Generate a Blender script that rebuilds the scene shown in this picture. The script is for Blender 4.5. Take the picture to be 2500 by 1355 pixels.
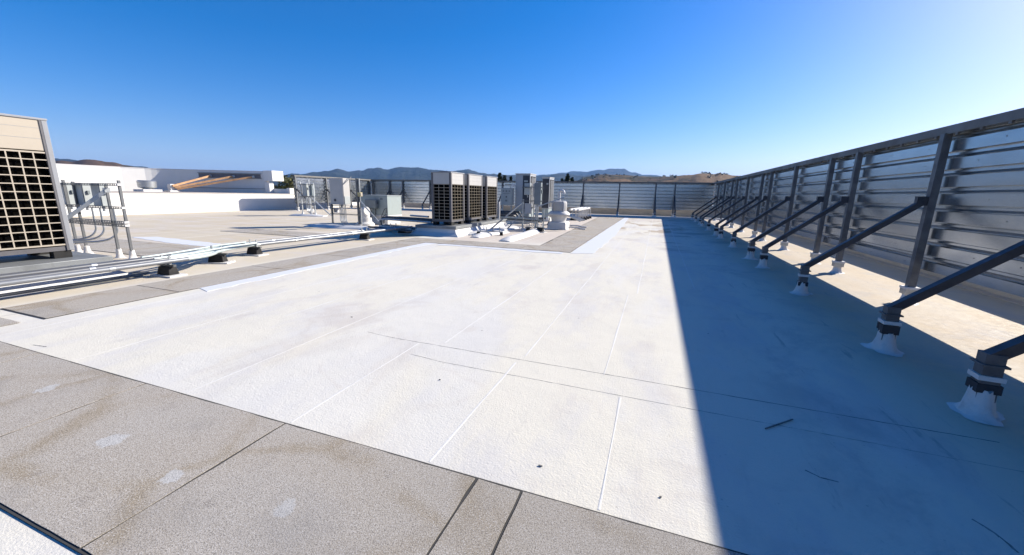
import bpy, math, random
from mathutils import Vector, Matrix, noise
R = math.radians
for o in list(bpy.data.objects): bpy.data.objects.remove(o)
scene = bpy.context.scene
C = scene.collection

# ------------------------------------------------------------------ camera
PITCH, YAW, ROLL = R(12.175), R(19.866), R(1.057)
CAMZ = 1.3
fw = Vector((-math.sin(YAW)*math.cos(PITCH), math.cos(YAW)*math.cos(PITCH), -math.sin(PITCH)))
rt = Vector((math.cos(YAW), math.sin(YAW), 0)); up = rt.cross(fw)
r2 = rt*math.cos(ROLL)+up*math.sin(ROLL); u2 = -rt*math.sin(ROLL)+up*math.cos(ROLL)
cam = bpy.data.cameras.new('camera'); co = bpy.data.objects.new('camera', cam); C.objects.link(co)
m = Matrix((r2, u2, -fw)).transposed().to_4x4(); m.translation = (0, 0, CAMZ); co.matrix_world = m
cam.sensor_width = 36; cam.lens = 36*951/2500; cam.clip_start = .05; cam.clip_end = 30000
scene.camera = co

# ------------------------------------------------------------------ sky, sun, exposure
SUN_AZ, SUN_EL = R(43.5), R(27.9)          # azimuth from +Y towards +X
SKY_STR, SUN_STR, EXPO = .059, 4.6, 1.15
w = bpy.data.worlds.new('World'); scene.world = w; w.use_nodes = True
nt = w.node_tree; nt.nodes.clear()
sky = nt.nodes.new('ShaderNodeTexSky'); sky.sky_type = 'NISHITA'; sky.sun_disc = False
sky.sun_elevation = SUN_EL; sky.sun_rotation = SUN_AZ
sky.altitude = 300; sky.air_density = 1.0; sky.dust_density = .65; sky.ozone_density = 3.0
hs = nt.nodes.new('ShaderNodeHueSaturation'); hs.inputs["Saturation"].default_value = 1.52
bg = nt.nodes.new('ShaderNodeBackground'); bg.inputs[1].default_value = SKY_STR
wo = nt.nodes.new('ShaderNodeOutputWorld')
tm = nt.nodes.new('ShaderNodeMix'); tm.data_type = 'RGBA'; tm.blend_type = 'MULTIPLY'; tm.inputs[0].default_value = 1; tm.inputs[7].default_value = (1.12, .99, 1.24, 1)
nt.links.new(sky.outputs[0], hs.inputs['Color']); nt.links.new(hs.outputs[0], tm.inputs[6]); nt.links.new(tm.outputs[2], bg.inputs[0]); nt.links.new(bg.outputs[0], wo.inputs[0])
sl = bpy.data.lights.new('sun', 'SUN'); sl.energy = SUN_STR; sl.angle = R(.53); sl.color = (1, .935, .835)
so = bpy.data.objects.new('sun', sl); C.objects.link(so)
sdir = Vector((math.sin(SUN_AZ)*math.cos(SUN_EL), math.cos(SUN_AZ)*math.cos(SUN_EL), math.sin(SUN_EL)))
so.rotation_euler = sdir.to_track_quat('Z', 'Y').to_euler(); so.location = sdir*60
scene.view_settings.view_transform = 'Standard'; scene.view_settings.look = 'None'
scene.view_settings.gamma = 1; scene.view_settings.exposure = EXPO; scene.view_settings.use_curve_mapping = False
scene.render.engine = 'CYCLES'
scene.cycles.max_bounces = 8; scene.cycles.diffuse_bounces = 3; scene.cycles.glossy_bounces = 4; scene.cycles.volume_bounces = 0

# ------------------------------------------------------------------ materials
class Mat:
    def __init__(s, name, rough=.6, metal=0., col=(.5, .5, .5), spec=.5):
        s.m = bpy.data.materials.new(name); s.m.use_nodes = True
        s.nt = s.m.node_tree; s.b = s.nt.nodes['Principled BSDF']
        s.b.inputs['Roughness'].default_value = rough; s.b.inputs['Metallic'].default_value = metal
        s.b.inputs['Specular IOR Level'].default_value = spec
        s.b.inputs['Base Color'].default_value = (*col, 1); s.base = (*col, 1)
        s.geo = s.n('ShaderNodeNewGeometry'); s.pos = s.geo.outputs['Position']
        s.tc = s.n('ShaderNodeTexCoord'); s.bumps = None
    def n(s, t): return s.nt.nodes.new(t)
    def l(s, a, b): s.nt.links.new(a, b)
    def mapping(s, scale=(1, 1, 1), src=None):
        x = s.n('ShaderNodeMapping'); x.inputs['Scale'].default_value = scale; s.l(src or s.pos, x.inputs[0]); return x.outputs[0]
    def noise(s, scale, detail=4, rough=.6, vec=None, dist=0.):
        x = s.n('ShaderNodeTexNoise'); x.inputs['Scale'].default_value = scale; x.inputs['Detail'].default_value = detail
        x.inputs['Roughness'].default_value = rough; x.inputs['Distortion'].default_value = dist
        s.l(vec or s.pos, x.inputs['Vector']); return x.outputs['Fac']
    def vor(s, scale, vec=None, feat='F1'):
        x = s.n('ShaderNodeTexVoronoi'); x.inputs['Scale'].default_value = scale; x.feature = feat
        s.l(vec or s.pos, x.inputs['Vector']); return x.outputs['Distance']
    def ramp(s, fac, a, b, lo=0., hi=1.):
        x = s.n('ShaderNodeMapRange'); x.interpolation_type = 'SMOOTHSTEP'
        for k, v in (('From Min', a), ('From Max', b), ('To Min', lo), ('To Max', hi)): x.inputs[k].default_value = v
        s.l(fac, x.inputs['Value']); return x.outputs[0]
    def math(s, op, a, b=None, c=None):
        x = s.n('ShaderNodeMath'); x.operation = op
        for i, v in enumerate((a, b, c)):
            if v is None: continue
            if isinstance(v, (int, float)): x.inputs[i].default_value = v
            else: s.l(v, x.inputs[i])
        return x.outputs[0]
    def xyz(s, src=None):
        x = s.n('ShaderNodeSeparateXYZ'); s.l(src or s.pos, x.inputs[0]); return x.outputs
    def band(s, v, a, b, soft): return s.math('MULTIPLY', s.ramp(v, a-soft, a+soft), s.ramp(v, b-soft, b+soft, 1., 0.))
    def mix(s, fac, b, a=None, mode='MIX'):
        x = s.n('ShaderNodeMix'); x.data_type = 'RGBA'; x.blend_type = mode
        if isinstance(fac, (int, float)): x.inputs[0].default_value = fac
        else: s.l(fac, x.inputs[0])
        cur = a if a is not None else getattr(s, 'cur', None)
        if cur is None: x.inputs[6].default_value = s.base
        elif isinstance(cur, tuple): x.inputs[6].default_value = (*cur[:3], 1)
        else: s.l(cur, x.inputs[6])
        if isinstance(b, tuple): x.inputs[7].default_value = (*b[:3], 1)
        else: s.l(b, x.inputs[7])
        s.cur = x.outputs[2]; return s.cur
    def bump(s, h, strength=.3, dist=.01):
        x = s.n('ShaderNodeBump'); x.inputs['Strength'].default_value = strength; x.inputs['Distance'].default_value = dist
        s.l(h, x.inputs['Height'])
        if s.bumps: s.l(s.bumps, x.inputs['Normal'])
        s.bumps = x.outputs[0]
    def rough(s, h): s.l(h, s.b.inputs['Roughness'])
    def done(s):
        if hasattr(s, 'cur'): s.l(s.cur, s.b.inputs['Base Color'])
        if s.bumps: s.l(s.bumps, s.b.inputs['Normal'])
        return s.m
M = {}
def plain(key, col, rough=.55, metal=0., var=.12, dirt=0., scale=3., spec=.5, bump=0.):
    a = Mat(key, rough, metal, col, spec)
    n1 = a.noise(scale, 5, .65)
    dark = tuple(c*(1-var*2) for c in col)
    a.mix(a.ramp(n1, .35, .75), dark)
    if dirt:
        n2 = a.noise(9, 6, .7, a.mapping((1, 1, .25)))
        a.mix(a.ramp(n2, .55, .75, 0, dirt), tuple(c*.5 for c in (col[0], col[1]*.93, col[2]*.8)))
    a.rough(a.ramp(n1, .3, .7, max(.02, rough-.08), min(1, rough+.12)))
    if bump: a.bump(a.noise(scale*12, 3), bump, .004)
    M[key] = a.done(); return M[key]

# white coated roof membrane
a = Mat('roof_membrane', .8, 0, (.63, .596, .51), .12)
P = a.xyz(); X, Y = P[0], P[1]
st = a.mapping((1, .35, 1))
big = a.noise(.45, 5, .6, st); med = a.noise(1.6, 6, .62, st); fine = a.noise(14, 5, .7)
a.mix(a.ramp(med, .46, .62, 0, .75), (0.552, 0.532, 0.504))            # creamy worn coat
a.mix(a.ramp(a.noise(.8, 4, .55, st, .6), .52, .6, 0, .6), (.61, .592, .55))     # fresh cool coat patches
a.mix(a.ramp(a.noise(1.1, 5, .6, a.mapping((.7, .5, 1))), .57, .68, 0, .8), (0.528, 0.488, 0.44))
# older, dustier field on the left and near the screens
wob = a.math('MULTIPLY', a.math('SUBTRACT', big, .5), 5.)
xl = a.math('ADD', X, wob)
old = a.math('MAXIMUM', a.ramp(xl, -8.6, -7.4, 1, 0), a.ramp(X, -6.7, -6.35, .8, 0))
a.mix(a.math('MULTIPLY', old, a.ramp(big, .2, .7, .55, .95)), (.50, .425, .31))
a.mix(a.math('MULTIPLY', old, a.ramp(a.noise(.9, 5, .6, a.mapping((.4, 1.6, 1))), .5, .6, 0, .6)), (0.544, 0.496, 0.448))
yo = a.math('ADD', Y, wob)
mid = a.math('MULTIPLY', a.ramp(yo, 8.6, 11.), a.band(X, -5.6, -2.4, .5))
a.mix(a.math('MULTIPLY', mid, .85), (0.528, 0.46, 0.392))
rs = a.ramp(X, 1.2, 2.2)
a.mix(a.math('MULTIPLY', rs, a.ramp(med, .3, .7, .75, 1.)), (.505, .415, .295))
# ponding stains at the far end
pond = a.math('MULTIPLY', a.band(X, -1.5, 1.2, .4), a.band(Y, 14.5, 24.5, 1.2))
pn = a.noise(1.1, 5, .6, a.mapping((1, .45, 1)))
a.mix(a.math('MULTIPLY', pond, a.ramp(pn, .5, .6, 0, .75)), (0.33, 0.25, 0.17))
pond2 = a.math('MULTIPLY', a.band(X, .2, 2.6, .3), a.band(Y, 10., 21., 1.5))
a.mix(a.math('MULTIPLY', pond2, a.ramp(a.noise(.9, 5, .6, a.mapping((.5, 1, 1))), .52, .62, 0, .6)), (0.28, 0.24, 0.2))
farb = a.ramp(yo, 19, 24)
a.mix(a.math('MULTIPLY', farb, .6), (0.504, 0.448, 0.384))
# scuffs, specks, dirt streaks
a.mix(a.ramp(a.noise(3.5, 6, .75, a.mapping((1, .25, 1))), .62, .72, 0, .4), (0.4, 0.376, 0.344))
a.mix(a.ramp(a.vor(2.3), .012, .03, .75, 0), (0.16, 0.14, 0.12))
sp = a.math('MULTIPLY', a.ramp(a.vor(11), .02, .07, 1, 0), a.ramp(a.noise(1.7, 4), .5, .62))
a.mix(a.math('MULTIPLY', sp, .5), (0.3, 0.27, 0.23))
sc = a.math('MULTIPLY', a.ramp(a.noise(38, 3, .6, a.mapping((1, .6, 1)), 1.5), .66, .74), a.ramp(a.noise(1.3, 4), .48, .6))
a.mix(a.math('MULTIPLY', sc, .6), (.36, .32, .27))
fl = a.math('MULTIPLY', a.ramp(a.vor(19), .05, .13, 1, 0), a.ramp(a.noise(2.6, 5, .7), .50, .62))
a.mix(a.math('MULTIPLY', fl, .6), (.27, .24, .2))
a.mix(a.ramp(a.noise(.7, 7, .68, a.mapping((1, .6, 1)), .8), .56, .66, 0, .35), (.50, .45, .39))
ring = a.noise(.55, 3, .5, None, .4); a.mix(a.math('MULTIPLY', a.math('MULTIPLY', a.ramp(ring, .485, .5), a.ramp(ring, .5, .515, 1, 0)), a.ramp(med, .4, .6, 0, .3)), (.5, .45, .39))
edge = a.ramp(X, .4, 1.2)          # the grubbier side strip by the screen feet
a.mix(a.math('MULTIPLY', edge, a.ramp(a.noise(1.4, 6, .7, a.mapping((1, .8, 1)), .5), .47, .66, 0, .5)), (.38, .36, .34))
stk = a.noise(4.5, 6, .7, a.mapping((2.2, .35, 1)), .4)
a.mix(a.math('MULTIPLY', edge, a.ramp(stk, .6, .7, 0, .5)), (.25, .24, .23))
a.bump(a.noise(90, 4, .65), .5, .005); a.bump(a.noise(34, 5, .65), .22, .009); a.bump(a.noise(1.2, 3), .25, .05)
a.rough(a.ramp(fine, .3, .7, .72, .95))
M['roof'] = a.done()

# coated seams / fresh coat strips
a = Mat('seam_coat', .75, 0, (.66, .645, .61), .2)
a.mix(a.ramp(a.noise(3, 5), .45, .7, 0, .7), (0.568, 0.552, 0.52)); a.bump(a.noise(60, 4), .4, .005); M['seam'] = a.done()
a = Mat('fresh_coat', .7, 0, (.60, .615, .64), .2)
a.mix(a.ramp(a.noise(2.2, 5), .4, .7, 0, .8), (0.608, 0.612, 0.62)); a.bump(a.noise(70, 4), .5, .006); M['fresh'] = a.done()
a = Mat('boot_white', .7, 0, (.60, .585, .56), .25)
a.mix(a.ramp(a.noise(12, 5), .5, .72, 0, .6), (0.44, 0.408, 0.368)); a.bump(a.noise(30, 4), .5, .01); M['boot'] = a.done()
plain('lap', (0.2, 0.19, 0.18), .9, var=.3)
plain('scuff_light', (.36, .345, .32), .9, var=.3, scale=9); plain('scuff', (.27, .26, .25), .9, var=.35, scale=20)
CENTRES = ((-2.55, .99, .055), (-1.34, .97, .04), (-1.96, .94, .045), (-3.6, 1.15, .05), (-.2, .75, .04))
# granulated walkway pads
a = Mat('walkway_pad', .93, 0, (.37, .33, .275), .25)
gr = a.noise(210, 2, .75); g2 = a.noise(120, 3, .7)
pu = a.noise(1.15, 3, .5, None, .35); lg = a.noise(.5, 4, .6)
a.mix(a.ramp(lg, .4, .65, 0, .5), (.36, .315, .26))
nv = a.n('ShaderNodeTexNoise'); nv.inputs['Scale'].default_value = 1.6; nv.inputs['Detail'].default_value = 4; a.l(a.pos, nv.inputs['Vector'])
vm_ = a.n('ShaderNodeVectorMath'); vm_.operation = 'MULTIPLY_ADD'; a.l(nv.outputs['Color'], vm_.inputs[0]); vm_.inputs[1].default_value = (.35, .35, 0); a.l(a.mapping((1, 1, 0)), vm_.inputs[2])
ed = a.vor(1.15, vm_.outputs[0], 'DISTANCE_TO_EDGE')
rim = a.ramp(ed, .0, .085, 1, 0)
a.mix(a.math('MULTIPLY', rim, a.ramp(a.noise(1.7, 5), .38, .6, .1, .8)), (.275, .22, .145))
a.mix(a.math('MULTIPLY', a.ramp(ed, .1, .3), .35), (.385, .36, .325))
wn = a.math('MULTIPLY', a.math('SUBTRACT', a.noise(14, 5, .7), .5), .16)
for cx_, cy_, cr in CENTRES:
    dn = a.n('ShaderNodeVectorMath'); dn.operation = 'DISTANCE'; a.l(a.mapping((1, 1, 0)), dn.inputs[0]); dn.inputs[1].default_value = (cx_, cy_, 0)
    dd_ = a.math('ADD', dn.outputs['Value'], wn)
    a.mix(a.ramp(dd_, cr-.008, cr+.01, .8, 0), (.46, .455, .44))
a.mix(a.ramp(a.noise(5, 6, .7), .58, .74, 0, .5), (.2, .175, .15))
a.mix(a.ramp(gr, .36, .47, .75, 0), (.08, .075, .07)); a.mix(a.ramp(gr, .54, .64, 0, .7), (.58, .56, .53))
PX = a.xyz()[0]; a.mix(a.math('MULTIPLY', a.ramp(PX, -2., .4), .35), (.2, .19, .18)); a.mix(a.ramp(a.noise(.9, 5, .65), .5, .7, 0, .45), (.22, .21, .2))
a.bump(g2, .35, .003); a.bump(gr, .5, .002)
M['pad'] = a.done()
plain('pad_edge', (.05, .048, .045), .9)

# metals
a = Mat('galvanised_sheet', .26, .95, (.50, .525, .54))
sp = a.vor(26); n1 = a.noise(2.2, 4, .6, a.mapping((1, 1, 2)))
a.mix(a.ramp(sp, .1, .6, 0, .25), (.41, .43, .44)); a.mix(a.ramp(n1, .5, .75, 0, .35), (.38, .39, .385))
a.rough(a.ramp(n1, .3, .7, .20, .27)); M['galv'] = a.done()
plain('post_steel', (.15, .155, .16), .5, .55, .18, .3, 5)
plain('brace_steel', (.05, .056, .068), .5, .35, .2, .2, 5)
plain('cap_metal', (.15, .145, .135), .55, .3, .15, .25, 2)
plain('zinc', (.42, .44, .45), .38, .75, .15, .2, 8)
plain('strut_metal', (.13, .135, .135), .5, .5, .2, .2, 8)
plain('boot_band', (.03, .03, .034), .7)
plain('unit_cream', (.40, .345, .27), .45, 0, .05, .15, 1.5)
plain('unit_white', (.42, .405, .38), .45, 0, .05, .15, 1.5)
plain('pillar_grey', (.26, .265, .275), .45, .1, .1, .15)
plain('pillar_dark', (.11, .105, .11), .5, 0, .15)
plain('coil', (.004, .0038, .0035), 1., 0, .3, 0, 30, 0.)
plain('grey_box', (.36, .385, .375), .45, 0, .06, .2, 3)
plain('grey_green', (.30, .345, .335), .45, 0, .06, .2, 2)
plain('grey_dark', (.17, .195, .20), .5, 0, .1, .2)
plain('condenser_grey', (.36, .375, .39), .45, 0, .05, .15, 2)
plain('condenser_dark', (.035, .04, .052), .5, .1, .15)
plain('rubber', (.018, .017, .016), .9, 0, .3)
plain('white_paint', (.56, .55, .54), .5, 0, .06, .2, 2)
plain('wall_white', (.66, .645, .61), .6, 0, .04, .12, .6, bump=.3)
plain('parapet_tan', (.5, .44, .37), .8, 0, .1, .3, 1.2, bump=.4)
plain('curb_white', (.62, .61, .59), .6, 0, .07, .25, 2, bump=.6)
plain('jacket', (.21, .22, .235), .4, .3, .06, .12, 4)
plain('flex', (.44, .50, .49), .45, .3, .1, .2, 8)
plain('line_dark', (.06, .065, .075), .6, .1, .2)
plain('timber', (.52, .29, .14), .6, 0, .2, .15, 4)
plain('slot_dark', (.16, .155, .165), .7)
plain('yellow_tag', (.55, .45, .2), .5)
plain('platform_cap', (.24, .25, .25), .55, .4, .15, .3, 3)
plain('pipe_gap_dark', (.13, .135, .145), .4, .4, .1, .2, 6)
plain('grille_sun_side', (.2, .17, .12), .6)
plain('shadow_band_grey', (.12, .125, .125), .8, 0, .2, .3, 4)
plain('marking', (.06, .06, .065), .6)
plain('building_stucco', (.5, .45, .38), .85, 0, .08, .2, .5)
a = Mat('ground_soil', .95, 0, (.16, .13, .085))
a.mix(a.ramp(a.noise(.004, 6), .4, .6), (.07, .08, .04)); M['ground'] = a.done()
def hill_mat(key, grass, scrub, lo, hi, rock=None):
    a = Mat(key, .95, 0, grass, .1)
    n = a.noise(.012 if key != 'hill_far' else .003, 8, .68)
    a.mix(a.ramp(n, lo, hi), scrub)
    if rock: a.mix(a.ramp(a.noise(.006 if key != 'hill_far' else .0022, 6, .7), .58, .68, 0, .7), rock)
    a.bump(a.noise(.05 if key != 'hill_far' else .006, 6, .7), .8, 6. if key != 'hill_far' else 60.)
    M[key] = a.done()
hill_mat('hill_near', (.17, .105, .055), (.035, .033, .018), .46, .58, (.13, .07, .045))
hill_mat('hill_left', (.10, .062, .038), (.03, .028, .018), .45, .62)
hill_mat('hill_far', (.035, .04, .032), (.016, .024, .02), .4, .6, (.07, .055, .045))
def leaf_mat(key, c1, c2):
    a = Mat(key, .7, 0, c1, .3)
    oi = a.n('ShaderNodeObjectInfo'); a.mix(a.ramp(a.noise(.9, 4), .35, .65), c2); M[key] = a.done()
leaf_mat('leaf_oak', (.055, .062, .022), (.09, .085, .03)); leaf_mat('leaf_conifer', (.022, .035, .018), (.035, .048, .024))
leaf_mat('leaf_scrub', (.05, .055, .025), (.035, .04, .02))
plain('bark', (.09, .065, .045), .9)

# ------------------------------------------------------------------ mesh helpers
class MB:
    def __init__(s): s.v = []; s.f = []
    def box(s, x0, x1, y0, y1, z0, z1):
        b = len(s.v); s.v += [(x, y, z) for z in (z0, z1) for y in (y0, y1) for x in (x0, x1)]
        s.f += [tuple(b+i for i in q) for q in ((0, 2, 3, 1), (4, 5, 7, 6), (0, 1, 5, 4), (2, 6, 7, 3), (0, 4, 6, 2), (1, 3, 7, 5))]; return s
    def beam(s, p, q, w, h, upv=(0, 0, 1)):
        p, q = Vector(p), Vector(q); d = (q-p).normalized(); u = Vector(upv)
        if abs(d.dot(u)) > .98: u = Vector((1, 0, 0))
        x = d.cross(u).normalized(); y = x.cross(d); b = len(s.v)
        for e in (p, q):
            for i, j in ((-1, -1), (1, -1), (1, 1), (-1, 1)): s.v.append(tuple(e+x*(w/2*i)+y*(h/2*j)))
        s.f += [tuple(b+i for i in k) for k in ((3, 2, 1, 0), (4, 5, 6, 7), (0, 1, 5, 4), (1, 2, 6, 5), (2, 3, 7, 6), (3, 0, 4, 7))]; return s
    def tube(s, pts, r, n=10, cap=True):
        pts = [Vector(p) for p in pts]; rings = []; pu = None
        for i, p in enumerate(pts):
            d = (pts[min(i+1, len(pts)-1)]-pts[max(i-1, 0)]).normalized()
            u = pu if pu is not None else (Vector((0, 0, 1)) if abs(d.z) < .9 else Vector((1, 0, 0)))
            x = d.cross(u).normalized(); y = x.cross(d).normalized(); pu = y
            rr = r[i] if isinstance(r, (list, tuple)) else r; b = len(s.v); rings.append(b)
            for k in range(n):
                t = 2*math.pi*k/n; s.v.append(tuple(p+x*(rr*math.cos(t))+y*(rr*math.sin(t))))
        for a_, b in zip(rings, rings[1:]):
            for k in range(n): s.f.append((a_+k, a_+(k+1) % n, b+(k+1) % n, b+k))
        if cap: s.f.append(tuple(rings[0]+k for k in reversed(range(n)))); s.f.append(tuple(rings[-1]+k for k in range(n)))
        return s
    def lathe(s, prof, c=(0, 0, 0), n=24, sq=False):
        b0 = len(s.v)
        for r, z in prof:
            for k in range(n):
                t = 2*math.pi*(k+(.5 if n == 4 else 0))/n; s.v.append((c[0]+r*math.cos(t), c[1]+r*math.sin(t), c[2]+z))
        for i in range(len(prof)-1):
            for k in range(n):
                a_ = b0+i*n; b = a_+n; s.f.append((a_+k, a_+(k+1) % n, b+(k+1) % n, b+k))
        s.f.append(tuple(b0+k for k in reversed(range(n)))); e = b0+(len(prof)-1)*n; s.f.append(tuple(e+k for k in range(n))); return s
    def prism(s, poly, z0, z1):
        b = len(s.v); n = len(poly)
        s.v += [(x, y, z0) for x, y in poly]+[(x, y, z1) for x, y in poly]
        s.f.append(tuple(b+i for i in reversed(range(n)))); s.f.append(tuple(b+n+i for i in range(n)))
        for i in range(n): j = (i+1) % n; s.f.append((b+i, b+j, b+n+j, b+n+i))
        return s
    def quads(s, v, f): b = len(s.v); s.v += v; s.f += [tuple(b+i for i in q) for q in f]; return s
    def mesh(s, name, mat, smooth=False, bevel=0):
        me = bpy.data.meshes.new(name); me.from_pydata(s.v, [], s.f); me.update(); me.materials.append(M[mat] if isinstance(mat, str) else mat)
        if smooth:
            me.polygons.foreach_set('use_smooth', [True]*len(me.polygons))
            me.set_sharp_from_angle(angle=R(40))
        return me
    def build(s, name, mat, parent=None, smooth=False, bevel=0):
        o = bpy.data.objects.new(name, s.mesh(name, mat, smooth)); C.objects.link(o)
        if parent: o.parent = parent
        if bevel: bm = o.modifiers.new('bevel', 'BEVEL'); bm.width = bevel; bm.segments = 2; bm.limit_method = 'ANGLE'
        return o
def inst(name, me, parent, loc=(0, 0, 0), rot=(0, 0, 0), scale=(1, 1, 1)):
    o = bpy.data.objects.new(name, me); C.objects.link(o); o.parent = parent
    o.location = loc; o.rotation_euler = rot; o.scale = scale; return o
def tag(o, label=None, cat=None, group=None, kind=None):
    if label: o['label'] = label
    if cat: o['category'] = cat
    if group: o['group'] = group
    if kind: o['kind'] = kind
    return o
def thing(name, loc=(0, 0, 0), rz=0, label=None, cat=None, group=None, kind=None):
    o = bpy.data.objects.new(name, None); C.objects.link(o); o.location = loc; o.rotation_euler = (0, 0, rz); o.empty_display_size = .2
    return tag(o, label, cat, group, kind)
def arc(p0, p1, p2, n=8):
    p0, p1, p2 = map(Vector, (p0, p1, p2)); return [((1-t)**2)*p0+2*t*(1-t)*p1+t*t*p2 for t in [i/n for i in range(n+1)]]
rnd = random.Random(7)

# ================================================================== SETTING
tag(MB().quads([(-14000, -9000, -7), (14000, -9000, -7), (14000, 14000, -7), (-14000, 14000, -7)], [(0, 1, 2, 3)]).build('ground', 'ground'), kind='structure')
RX0, RX1, RY0, RY1 = -23.2, 4.95, -14., 29.2
roof = tag(MB().box(RX0, RX1, RY0, RY1, -.3, 0).build('roof', 'roof'), kind='structure')
bld = tag(MB().box(RX0, RX1-.03, RY0+.03, RY1-.03, -7, -.302).build('lower_building', 'building_stucco'), 'stucco walls of the low building under the white roof', 'building')

def wob_strip(pts, w, h, name, mat, parent, jit=.006, step=.25, seed=1):
    rr = random.Random(seed); v = []; f = []
    for (x0, y0), (x1, y1) in zip(pts, pts[1:]):
        L = math.hypot(x1-x0, y1-y0); n = max(2, int(L/step)); nx, ny = -(y1-y0)/L, (x1-x0)/L
        for i in range(n+1):
            t = i/n; cx, cy = x0+(x1-x0)*t, y0+(y1-y0)*t
            off = noise.noise((cx*.9+seed*3.1, cy*.9, seed))*jit*2.5
            a_ = off+w/2+rr.uniform(-jit, jit); b = off-w/2+rr.uniform(-jit, jit)
            c = len(v); v += [(cx+nx*a_, cy+ny*a_, .0005), (cx+nx*a_*.4, cy+ny*a_*.4, h), (cx+nx*b*.4, cy+ny*b*.4, h), (cx+nx*b, cy+ny*b, .0005)]
            if i: f += [(c-4+k, c-3+k, c+1+k, c+k) for k in range(3)]
    return MB().quads(v, [tuple(reversed(q)) for q in f]).build(name, mat, parent, True)
# lapped seams of the membrane, running with the right-hand screen
k = 0
for x, y0, y1 in ((-5.32, 1.5, 8.6), (-4.42, 2.85, 8.7), (-3.55, 2.85, 8.7), (-2.6, 5.5, 8.7), (-1.65, 2.85, 8.6), (-.9, 2.85, 26.), (-.14, 5.4, 26.),
                  (-.255, 2.75, 5.3), (-.115, 1.45, 2.45), (-.935, 1.45, 2.7), (-1.85, 1.45, 2.75), (-2.75, 1.45, 5.4), (-4.05, 1.45, 2.85), (.62, 6, 26),
                  (-8.9, -6, 26), (-9.8, 6.2, 26), (-11.6, 6, 26), (-13.4, -6, 25), (-15.2, -6, 25), (-17., -6, 25), (-18.8, -6, 25), (-3.35, 9.8, 22), (-4.3, 9.8, 13)):
    k += 1; wob_strip([(x, y0), (x, y1)], .012 if x > -8 else .045, .0013, 'seam', 'seam', roof, .004, .3, k)
for x0, x1, y in ((-2.45, 1.9, 2.76), (-1.78, 1.9, 2.475), (-20, -8.9, 7.6), (-20, -9, 10.2), (-20, -12, 12.4)):
    k += 1; wob_strip([(x0, y+.05), (x0+.3, y+.015), ((x0+x1)/2, y), (x1, y-.02)], .0038 if y > 2.6 else .0028, .0012, 'lap_edge', 'lap' if y > 2.6 else 'scuff_light', roof, .0035, .05, k)
for pts, w_ in ((((.80, 2.07), (.85, 2.035), (.92, 2.03)), .005), (((1.36, 1.97), (1.38, 1.94), (1.40, 1.89), (1.41, 1.82)), .009), (((-4.75, 1.5), (-4.6, 1.52)), .008)):
    k += 1; wob_strip(pts, w_, .002, 'crack', 'scuff', roof, .003, .015, k)
# fresh coat bands along the walkway pads
def blob(poly, name, mat, parent, z=.0042, jit=.02, seed=3, step=.15, taper=True):
    rr = random.Random(seed); out = []
    n = len(poly)
    for i in range(n):
        (x0, y0), (x1, y1) = poly[i], poly[(i+1) % n]; L = math.hypot(x1-x0, y1-y0); m_ = max(1, int(L/step))
        for j in range(m_): t = j/m_; out.append((x0+(x1-x0)*t+rr.uniform(-jit, jit), y0+(y1-y0)*t+rr.uniform(-jit, jit)))
    return MB().prism(out, .0006, z).build(name, mat, parent)
for s_, poly in enumerate((((-5.62, 3.3), (-5.3, 3.2), (-5.36, 8.0), (-5.2, 8.75), (-5.6, 8.75)), ((-5.1, 8.5), (-4.2, 8.55), (-3.0, 8.45), (-1.9, 8.5), (-1.9, 8.72), (-5.1, 8.75)),
        ((-1.73, 8.6), (-1.25, 8.9), (-1.2, 13), (-1.3, 18.), (-1.5, 24.3), (-1.73, 24.5)), ((-12.9, 6.15), (-10.6, 5.86), (-9.0, 5.84), (-8.8, 6.2), (-10.2, 6.35), (-12.4, 6.5)))):
    blob(poly, 'fresh_coat', 'fresh', roof, .0044, .03, s_+11)

# walkway pads
walk = thing('walkway', kind='structure')
def pad(x0, x1, y0, y1, seed, z=.0085):
    rr = random.Random(seed); out = []; g_ = .0068
    x0 += g_; x1 -= g_; y0 += g_; y1 -= g_
    for (ax, ay), (bx, by) in (((x0, y0), (x1, y0)), ((x1, y0), (x1, y1)), ((x1, y1), (x0, y1)), ((x0, y1), (x0, y0))):
        L = math.hypot(bx-ax, by-ay); n = max(2, int(L/.09)); nx, ny = (by-ay)/L, -(bx-ax)/L
        for i in range(n):
            t = i/n; o_ = noise.noise((ax*2+bx*t*1.7+seed, ay*2+by*t*1.7, 1.3))*.006+rr.uniform(-.0025, .0025)
            out.append((ax+(bx-ax)*t+nx*o_, ay+(by-ay)*t+ny*o_))
    o = MB().prism(out, .0055, z).build('walkway_pad', 'pad', walk); return o
j = 0
for x0, x1 in ((-4.45, -3.12), (-3.12, -1.86), (-1.86, -.67), (-.67, -.45), (-.45, .85), (.85, 2.05), (-5.65, -4.45), (-6.9, -5.65)):
    j += 1; pad(x0, x1, .57, 1.43, j)
pad(-6.55, -5.62, 1.45, 1.74, 60)
for y0, y1 in ((1.88, 3.05), (3.05, 4.65), (4.65, 6.1), (6.1, 7.5), (7.5, 8.75)):
    j += 1; pad(-6.45, -5.58, y0, y1, j)
for x0, x1 in ((-6.45, -5.5), (-5.5, -4.2), (-4.2, -3.0), (-3.0, -1.76)):
    j += 1; pad(x0, x1, 8.76, 9.6, j)
for i in range(11):
    y = 9.6+i*1.4; j += 1; pad(-2.72-i*.05, -1.77, y, min(y+1.4, 25), j)
for x0, x1 in ((-14.2, -12.9), (-12.9, -11.6), (-11.6, -10.3), (-10.3, -9.05)):
    j += 1; pad(x0, x1, 4.5, 5.75, j)
for x0, x1 in ((-12.6, -11.3), (-11.3, -10.), (-10., -8.9)):
    j += 1; pad(x0, x1, 8.25, 9.2, j)
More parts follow.
